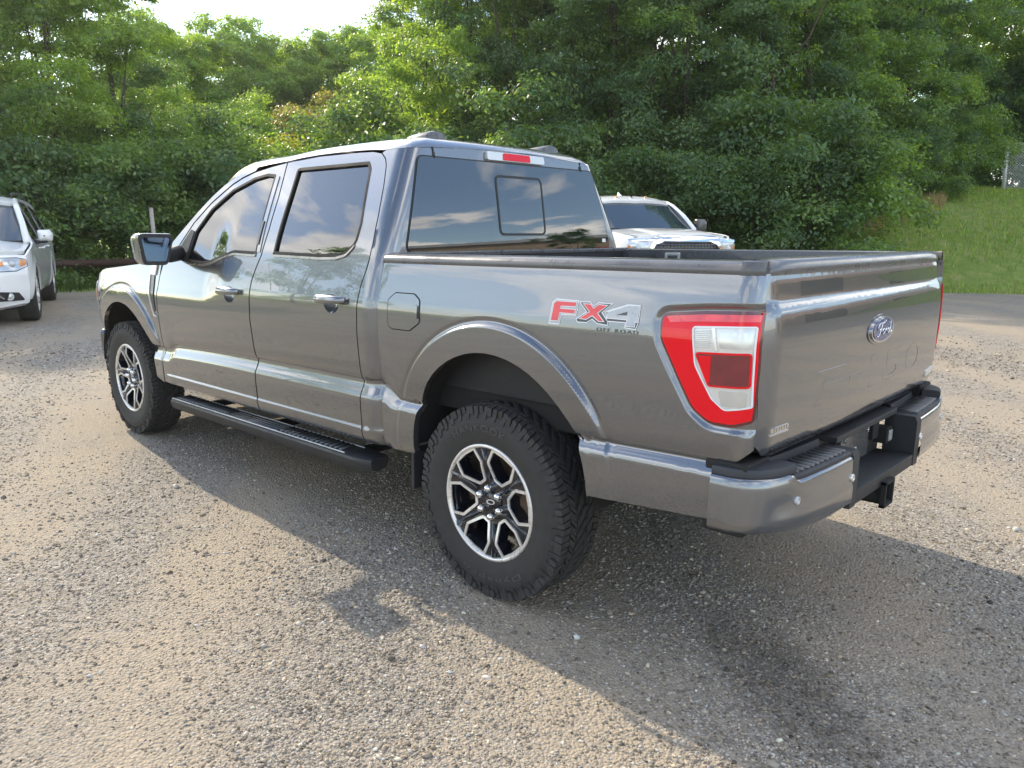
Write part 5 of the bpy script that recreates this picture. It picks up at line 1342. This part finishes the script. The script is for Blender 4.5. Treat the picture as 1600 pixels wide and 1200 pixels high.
        c = nm_(np.array([s*.745]), np.array([.825]))[0]; m = MB(); m.lathe([(0, .012), (.034, .008), (.042, 0), (.048, -.004)], 20, 'x', (c[0]+.012, c[1], c[2])); m.build('projector_lens', M_steel, h, smooth=True)
        panel('lamp_rim', inset(hp, -.010), nm_, M_dblk, h, sp=.03, depth=.02, out=(1, 0, 0), off=.002, holes=[inset(hp, .001)])
        fp = rnd([(s*.56, .345), (s*.86, .345), (s*.80, .455), (s*.58, .475)], .02); f = panel('fog_lamp_pocket', fp, nm_, M_dblk, t, sp=.04, depth=.02, out=(1, 0, 0), off=.005)
        c = nm_(np.array([s*.70]), np.array([.405]))[0]; m = MB(); m.lathe([(0, .004), (.030, .003), (.036, 0), (.044, 0), (.046, .006), (.050, 0)], 20, 'x', (c[0]+.010, c[1], c[2])); m.build('fog_lamp', M_lamp, f, smooth=True)
        panel('fog_lamp_trim', [(s*.545, .455), (s*.60, .40), (s*.63, .375), (s*.64, .39), (s*.61, .415), (s*.56, .475)], nm_, M_chrome, f, sp=.03, depth=.01, out=(1, 0, 0), off=.012)
    def hm(x, y):
        z = pchip([2.70, 3.1, 3.5, 3.8, 3.95], [1.125, 1.09, 1.045, .985, .93], x)-.05*(np.abs(y)/.86)**3+.020*np.exp(-((np.abs(y)-.45)/.10)**2); return np.stack([x+0*y, y+0*x, z], -1)
    panel('bonnet', rnd([(2.70, -.885), (3.50, -.89), (3.64, -.80), (3.80, -.50), (3.88, -.2), (3.89, 0), (3.88, .2), (3.80, .50), (3.64, .80), (3.50, .89), (2.70, .885)], .05), hm, M_white, t, sp=.05, depth=.04, out=(0, 0, 1))
    def wm(y, f): x = 2.86-(2.86-1.88)*f-.16*(y/.78)**2*(1-.3*f); z = 1.115+(1.665-1.115)*f; return np.stack([x, y*(1-.14*f), z+0*x], -1)
    panel('windscreen', rnd([(-.80, 0), (.80, 0), (.785, 1), (-.785, 1)], .03), wm, M_wind, t, sp=.06, depth=.01, out=(1, 0, 1))
    def rm(x, y):
        z = pchip([-.95, -.6, 0, .8, 1.4, 1.85, 2.0], [1.60, 1.70, 1.765, 1.79, 1.78, 1.715, 1.66], x)-.07*(np.abs(y)/.70)**3; return np.stack([x+0*y, y*1.0+0*x, z], -1)
    panel('roof', rnd([(-.90, -.64), (1.90, -.665), (1.95, 0), (1.90, .665), (-.90, .64)], .05), rm, M_white, t, sp=.06, depth=.05, out=(0, 0, 1))
    for s in (1, -1):
        m = MB(); m.tube([(1.55, s*.605, 1.755), (1.4, s*.60, 1.80), (.4, s*.60, 1.825), (-.5, s*.59, 1.79), (-.62, s*.59, 1.745)], .016, 8); m.build('roof_rail', M_black, t, smooth=True)
        # pillar beside the windscreen
        m = MB(); m.tube([(2.76, s*.865, 1.095), (2.40, s*.80, 1.33), (2.05, s*.715, 1.575), (1.82, s*.675, 1.69)], [.050, .045, .042, .045], 8); m.build('windscreen_pillar', M_white, t, smooth=True)
    mr = empty('door_mirror', parent=t)
    P = []
    for x, k in ((2.36, .90), (2.375, 1), (2.45, 1), (2.52, .85), (2.56, .5), (2.57, .1)):
        q = resample(rnd([(.98, 1.10), (1.165, 1.10), (1.18, 1.20), (1.14, 1.27), (.97, 1.265)], .03), .02); c = np.array([1.07, 1.18]); q = c+(q-c)*k
        P.append([(x, y, z) for y, z in q])
    loft('mirror_shell', np.array(P), M_white, mr, closev=True)
    m = MB(); m.tube([(2.46, 1.10, 1.11), (2.46, .98, 1.085), (2.46, .89, 1.11)], [.030, .026, .03], 8); m.build('mirror_arm', M_black, mr, smooth=True)
    m = MB(); m.box(2.352, 2.362, .99, 1.155, 1.115, 1.25, .004); m.build('mirror_pane', M_mirror, mr)
    mirror_copy(mr)
    def bm_(y, z): x = pchip([.36, .6, .95, 1.25, 1.6], [-1.02, -1.13, -1.12, -1.06, -.86], z)+.16*(np.abs(y)/.9)**3; return np.stack([x, y+0*x, z+0*x], -1)
    panel('tailgate', rnd([(-.84, .36), (.84, .36), (.86, 1.2), (.66, 1.62), (-.66, 1.62), (-.86, 1.2)], .03), bm_, M_white, t, sp=.08, depth=.03, out=(-1, 0, 0))
    m = MB(); m.box(-.95, 3.75, -.80, .80, .28, .42, .02); m.build('underbody', M_dark, t)
    m = MB(); m.box(-.55, 2.5, -.55, .55, .5, 1.05, .05); m.build('cabin_interior', M_dark, t)
    for cx in (0, 3.04):
        m = MB(); m.lathe([(.445, .50), (.445, .90)], 24, 'y', (cx, 0, .385), 0, math.pi); m.add([(cx-.46, .5, .2), (cx+.46, .5, .2), (cx+.46, .5, .86), (cx-.46, .5, .86)], [(0, 1, 2, 3)]); w = m.build('wheel_arch_liner', M_dark, t, smooth=True); mirror_copy(w)
    put_wheels(t, .385, .265, .255, 3.04, .83, 5)
    return t
GZ = lambda x, y: float(ground_z(x, y))
white_suv((13.60, -.53, GZ(13.6, -.53)), R(159.5))

def white_pickup(loc, rz):
    t = empty('pickup_truck', loc, rz); t.scale = (.955, .955, .955); tag(t, 'white heavy pickup truck with chrome grille parked beyond the grey truck bed', 'pickup truck')
    WB = 3.80
    zk = [.50, .58, .75, 1.0, 1.18, 1.32, 1.42, 1.95, 2.04]; yk = [.90, .955, .985, 1.0, .995, .975, .940, .755, .72]
    def sy(x, z):
        y = pchip(zk, yk, z)
        for cx in (0, WB):
            r = np.hypot(x-cx, np.maximum(z-.52, 0)); y = y+.028*(1-sstep(.50, .60, r))*sstep(.6, .9, z+.2)
        return y-.22*np.clip((x-4.25)/.55, 0, 2)**2.0
    def sm(x, z): return np.stack([x+0*z, sy(x, z), z+0*x], -1)
    full = [(4.70, .62), (4.78, .90), (4.76, 1.20), (4.62, 1.335), (4.2, 1.375), (3.45, 1.42), (3.28, 1.44), (2.92, 1.70), (2.62, 1.90), (2.45, 1.965), (2.1, 2.0), (1.3, 2.015), (.75, 1.99), (.62, 1.94), (.55, 1.45), (.55, .58), (WB-.48, .56)]+arch(WB, .52, .475)+[(WB+.49, .60)]
    gl = [rnd([(3.12, 1.455), (1.92, 1.455), (1.95, 1.92), (2.35, 1.905), (2.58, 1.84), (2.86, 1.66)], .03), rnd([(1.80, 1.455), (.80, 1.46), (.88, 1.90), (1.83, 1.925)], .04)]
    sides = []
    for nm, a, b_ in (('front_fender', 3.20, 9), ('front_door', 1.86, 3.193), ('rear_door', -9, 1.853)):
        p = clip_x(full, a, b_); g = [q for q in gl if inside(p, np.array([np.mean(q, 0)]))[0]]
        o = panel(nm, p, sm, M_white, t, sp=.05, depth=.03, holes=g); sides.append(o)
        for q in g:
            panel('side_window', inset(q, -.012), sm, M_glass, o, sp=.08, depth=.004, off=-.008)
        if 'door' in nm:
            hx = 2.0 if nm == 'front_door' else .95; m = MB(); m.box(hx, hx+.22, float(sy(hx, 1.2))+.004, float(sy(hx, 1.2))+.035, 1.17, 1.20, .008); m.build('door_handle', M_chrome, o)
    bedp = [(.52, .58), (.52, 1.44), (-1.30, 1.44), (-1.30, .66), (-.55, .60)]+arch(0, .52, .475)+[(.48, .58)]
    sides.append(panel('bed_side', bedp, sm, M_white, t, sp=.05, depth=.03))
    for o in sides: mirror_copy(o)
    m = MB(); m.box(-1.33, -1.27, -.93, .93, .68, 1.44, .01); m.build('tailgate', M_white, t)
    m = MB(); m.box(-1.27, .52, -.86, .86, .85, .90); m.build('bed_floor', M_liner, t)
    m = MB(); m.box(-1.46, -1.25, -.98, .98, .55, .72, .03); m.build('rear_bumper', M_chrome, t)
    def bkm(y, z): x = pchip([.55, 1.42, 1.98], [.56, .56, .66], z)+.05*(np.abs(y)/.9)**4; return np.stack([x, y+0*x, z+0*x], -1)
    panel('cab_rear_wall', [(-.95, .58), (.95, .58), (.93, 1.42), (.75, 1.94), (-.75, 1.94), (-.93, 1.42)], bkm, M_white, t, sp=.08, depth=.02, out=(-1, 0, 0))
    panel('rear_window', rnd([(-.74, 1.48), (.74, 1.48), (.64, 1.88), (-.64, 1.88)], .04), bkm, M_glass, t, sp=.1, depth=.004, out=(-1, 0, 0), off=.006)
    # nose
    def nm_(y, z):
        a = np.abs(y); x = pchip([.50, .70, .95, 1.15, 1.30, 1.40], [4.80, 4.86, 4.88, 4.88, 4.85, 4.72], z)-.24*(a/.98)**2.6; return np.stack([x, y+0*x, z+0*x], -1)
    ft = panel('front_fascia', rnd([(-.95, .86), (.95, .86), (.97, 1.20), (.90, 1.30), (.52, 1.315), (.42, 1.352), (-.42, 1.352), (-.52, 1.315), (-.90, 1.30), (-.97, 1.20)], .03), nm_, M_white, t, sp=.05, depth=.05, out=(1, 0, 0))
    gp = rnd([(-.52, .80), (.52, .80), (.60, 1.10), (.54, 1.205), (.40, 1.255), (-.40, 1.255), (-.54, 1.205), (-.60, 1.10)], .04)
    g = panel('grille', gp, nm_, M_dblk, t, sp=.05, depth=.02, out=(1, 0, 0), off=.008)
    panel('grille_surround', inset(gp, -.055), nm_, M_chrome, g, sp=.04, depth=.04, out=(1, 0, 0), off=.026, holes=[inset(gp, .004)])
    m = MB()
    for z in np.arange(.83, 1.24, .045):
        yw = .56 if z < 1.2 else .42; m.tube([tuple(nm_(np.array([y]), np.array([z]))[0]+[.014, 0, 0]) for y in np.linspace(-yw, yw, 9)], .009, 5)
    for y in np.arange(-.54, .55, .06):
        zt = 1.245 if abs(y) < .42 else 1.18; m.tube([tuple(nm_(np.array([y]), np.array([z]))[0]+[.013, 0, 0]) for z in (.82, 1.0, zt)], .007, 5)
    m.build('grille_mesh', M_gloss, g, smooth=True)
    # bright hood edge strip, stepping up over the grille
    strip = [(-.94, 1.262), (-.62, 1.272), (-.52, 1.300), (-.42, 1.322), (.42, 1.322), (.52, 1.300), (.62, 1.272), (.94, 1.262)]
    panel('chrome_strip', [(y, z+.020) for y, z in strip]+[(y, z-.020) for y, z in strip[::-1]], nm_, M_chrome, t, sp=.04, depth=.03, out=(1, 0, 0), off=.022)
    for s in (1, -1):
        hp = rnd([(s*.64, 1.02), (s*.93, 1.03), (s*.965, 1.20), (s*.92, 1.245), (s*.66, 1.245)], .02); h = panel('head_lamp', hp, nm_, M_lamp, t, sp=.04, depth=.03, out=(1, 0, 0), off=.012)
        c = nm_(np.array([s*.80]), np.array([1.14]))[0]; m = MB(); m.lathe([(0, .014), (.04, .01), (.05, 0)], 18, 'x', (c[0]+.015, c[1], c[2])); m.build('projector_lens', M_steel, h, smooth=True)
        panel('side_marker', rnd([(s*.90, 1.06), (s*.945, 1.07), (s*.955, 1.19), (s*.915, 1.19)], .01), nm_, M_amber, h, sp=.04, depth=.004, out=(1, 0, 0), off=.015)
    panel('front_bumper', rnd([(-.98, .52), (.98, .52), (1.0, .78), (-1.0, .78)], .05), nm_, M_chrome, t, sp=.05, depth=.10, out=(1, 0, 0), off=.07)
    def hm(x, y):
        a = np.abs(y); z = pchip([3.20, 3.6, 4.2, 4.6, 4.80, 4.90], [1.455, 1.445, 1.415, 1.385, 1.345, 1.30], x)-.055*(a/.92)**3+.030*sstep(.56, .46, a)*sstep(3.2, 4.0, x); return np.stack([x+0*y, y+0*x, z], -1)
    panel('bonnet', rnd([(3.20, -.90), (4.3, -.90), (4.62, -.78), (4.80, -.40), (4.84, 0), (4.80, .40), (4.62, .78), (4.3, .90), (3.20, .90)], .05), hm, M_white, t, sp=.05, depth=.05, out=(0, 0, 1))
    def wm(y, f): x = 3.36-(3.36-2.55)*f-.14*(y/.85)**2*(1-.3*f); z = 1.455+(1.945-1.455)*f; return np.stack([x, y*(1-.16*f), z+0*x], -1)
    panel('windscreen', rnd([(-.88, 0), (.88, 0), (.865, 1), (-.865, 1)], .03), wm, M_wind, t, sp=.06, depth=.01, out=(1, 0, 1))
    def rm(x, y): z = pchip([.6, .9, 1.5, 2.2, 2.55, 2.7], [1.97, 2.05, 2.085, 2.06, 1.985, 1.92], x)-.07*(np.abs(y)/.72)**3; return np.stack([x+0*y, y+0*x, z], -1)
    rf = panel('roof', rnd([(.62, -.73), (2.55, -.735), (2.62, 0), (2.55, .735), (.62, .73)], .05), rm, M_white, t, sp=.06, depth=.05, out=(0, 0, 1))
    m = MB(); m.add([(1.95, -.012, 2.06), (1.95, .012, 2.06), (1.72, .022, 2.07), (1.72, -.022, 2.07), (1.74, 0, 2.15), (1.70, 0, 2.15)], [(0, 1, 4), (1, 2, 5, 4), (2, 3, 5), (3, 0, 4, 5), (0, 3, 2, 1)]); m.build('antenna_fin', M_white, rf)
    for y in (-.30, 0, .30): 
        m = MB(); m.box(2.36, 2.42, y-.02, y+.02, 2.03, 2.052, .006); m.build('marker_lamp', M_amber if y else M_dblk, rf)
    for s in (1, -1):
        m = MB(); m.tube([(3.24, s*.935, 1.44), (2.92, s*.865, 1.69), (2.62, s*.775, 1.875), (2.45, s*.735, 1.935)], [.040, .036, .034, .030], 8); m.build('windscreen_pillar', M_white, t, smooth=True)
    mr = empty('door_mirror', parent=t); P = []
    for x, k in ((2.88, .92), (2.90, 1), (2.98, .98), (3.04, .80), (3.07, .4), (3.075, .08)):
        q = resample(rnd([(1.08, 1.42), (1.30, 1.42), (1.315, 1.56), (1.27, 1.645), (1.09, 1.64)], .04), .02); c = np.array([1.19, 1.53]); q = c+(q-c)*k
        P.append([(x, y, z) for y, z in q])
    loft('mirror_shell', np.array(P), M_rail, mr, closev=True)
    m = MB(); m.tube([(2.98, 1.16, 1.44), (2.98, 1.04, 1.42), (2.98, .93, 1.45)], [.03, .028, .035], 8); m.build('mirror_arm', M_black, mr, smooth=True)
    m = MB(); m.box(2.868, 2.882, 1.10, 1.29, 1.44, 1.63, .005); m.build('mirror_pane', M_mirror, mr)
    mirror_copy(mr)
    m = MB(); m.box(-1.2, 4.5, -.5, .5, .46, .66, .02); m.build('chassis_frame', M_dark, t)
    m = MB(); m.box(.7, 3.2, -.90, .90, .54, .60, .02); m.build('cab_floor', M_dark, t)
    for cx in (0, WB):
        m = MB(); m.lathe([(.49, .52), (.49, .93)], 24, 'y', (cx, 0, .52), 0, math.pi); m.add([(cx-.5, .52, .4), (cx+.5, .52, .4), (cx+.5, .52, 1.05), (cx-.5, .52, 1.05)], [(0, 1, 2, 3)]); w = m.build('wheel_arch_liner', M_dark, t, smooth=True); mirror_copy(w)
    put_wheels(t, .42, .28, .25, WB, .86, 6)
    return t
white_pickup((8.10, -10.16, GZ(8.10, -10.16)), R(147))

# ================================================================== the building mirrored in the tailgate
def shop():
    t = empty('shop_building', (-17, -27, 0), R(-38)); tag(t, 'tan shop building with red stripe mirrored in the tailgate', 'building')
    Mt = simple('tan_stucco', (.42, .33, .24), .9, 0, .12, 3, bmp=.3, bs=40); Mr = simple('red_stripe_paint', (.40, .03, .03), .6)
    m = MB(); m.box(-14, 12, -8, 0, -.2, 5.2); w = m.build('wall', Mt, t)
    m = MB(); m.box(-14.3, 12.3, -8.3, .35, 5.2, 5.55); m.build('roof', M_steel, t)
    m = MB(); m.box(-14, 12, .0, .03, 3.55, 3.95); m.build('stripe', Mr, t)
    for x in (-9, 3.5):
        m = MB(); m.box(x-1.3, x+1.3, .0, .05, 0, 2.6, .01); d = m.build('roller_door', M_black, t)
    for x in (-8.3, 8.6):
        m = MB(); m.box(x-.6, x+.6, .0, .06, 1.1, 2.3, .01); f = m.build('window', M_dblk, t); m = MB(); m.box(x-.54, x+.54, .06, .075, 1.16, 2.24); m.build('pane', M_glass, f)
shop()
plant('broad', (15.5, 9.5), .62, 'round tree mirrored in the front door glass of the grey pickup', 'tree', None)
plant('dark', (-14.5, -19.5), .46, 'dark tree mirrored in the rear window of the grey pickup', 'tree', None)

# ================================================================== the air
def haze():
    m = bpy.data.materials.new('haze_air'); m.use_nodes = True; nt = m.node_tree; nt.nodes.clear()
    o = nt.nodes.new('ShaderNodeOutputMaterial'); v = nt.nodes.new('ShaderNodeVolumePrincipled')
    v.inputs['Color'].default_value = (.95, .96, 1.0, 1); v.inputs['Density'].default_value = .0005; v.inputs['Anisotropy'].default_value = .55
    nt.links.new(v.outputs[0], o.inputs['Volume'])
    b = MB(); b.box(-400, 430, -440, 410, -1.2, 19.5); h = b.build('haze', m); tag(h, 'thin bright summer haze filling the air over the lot', 'haze', kind='stuff')
haze()
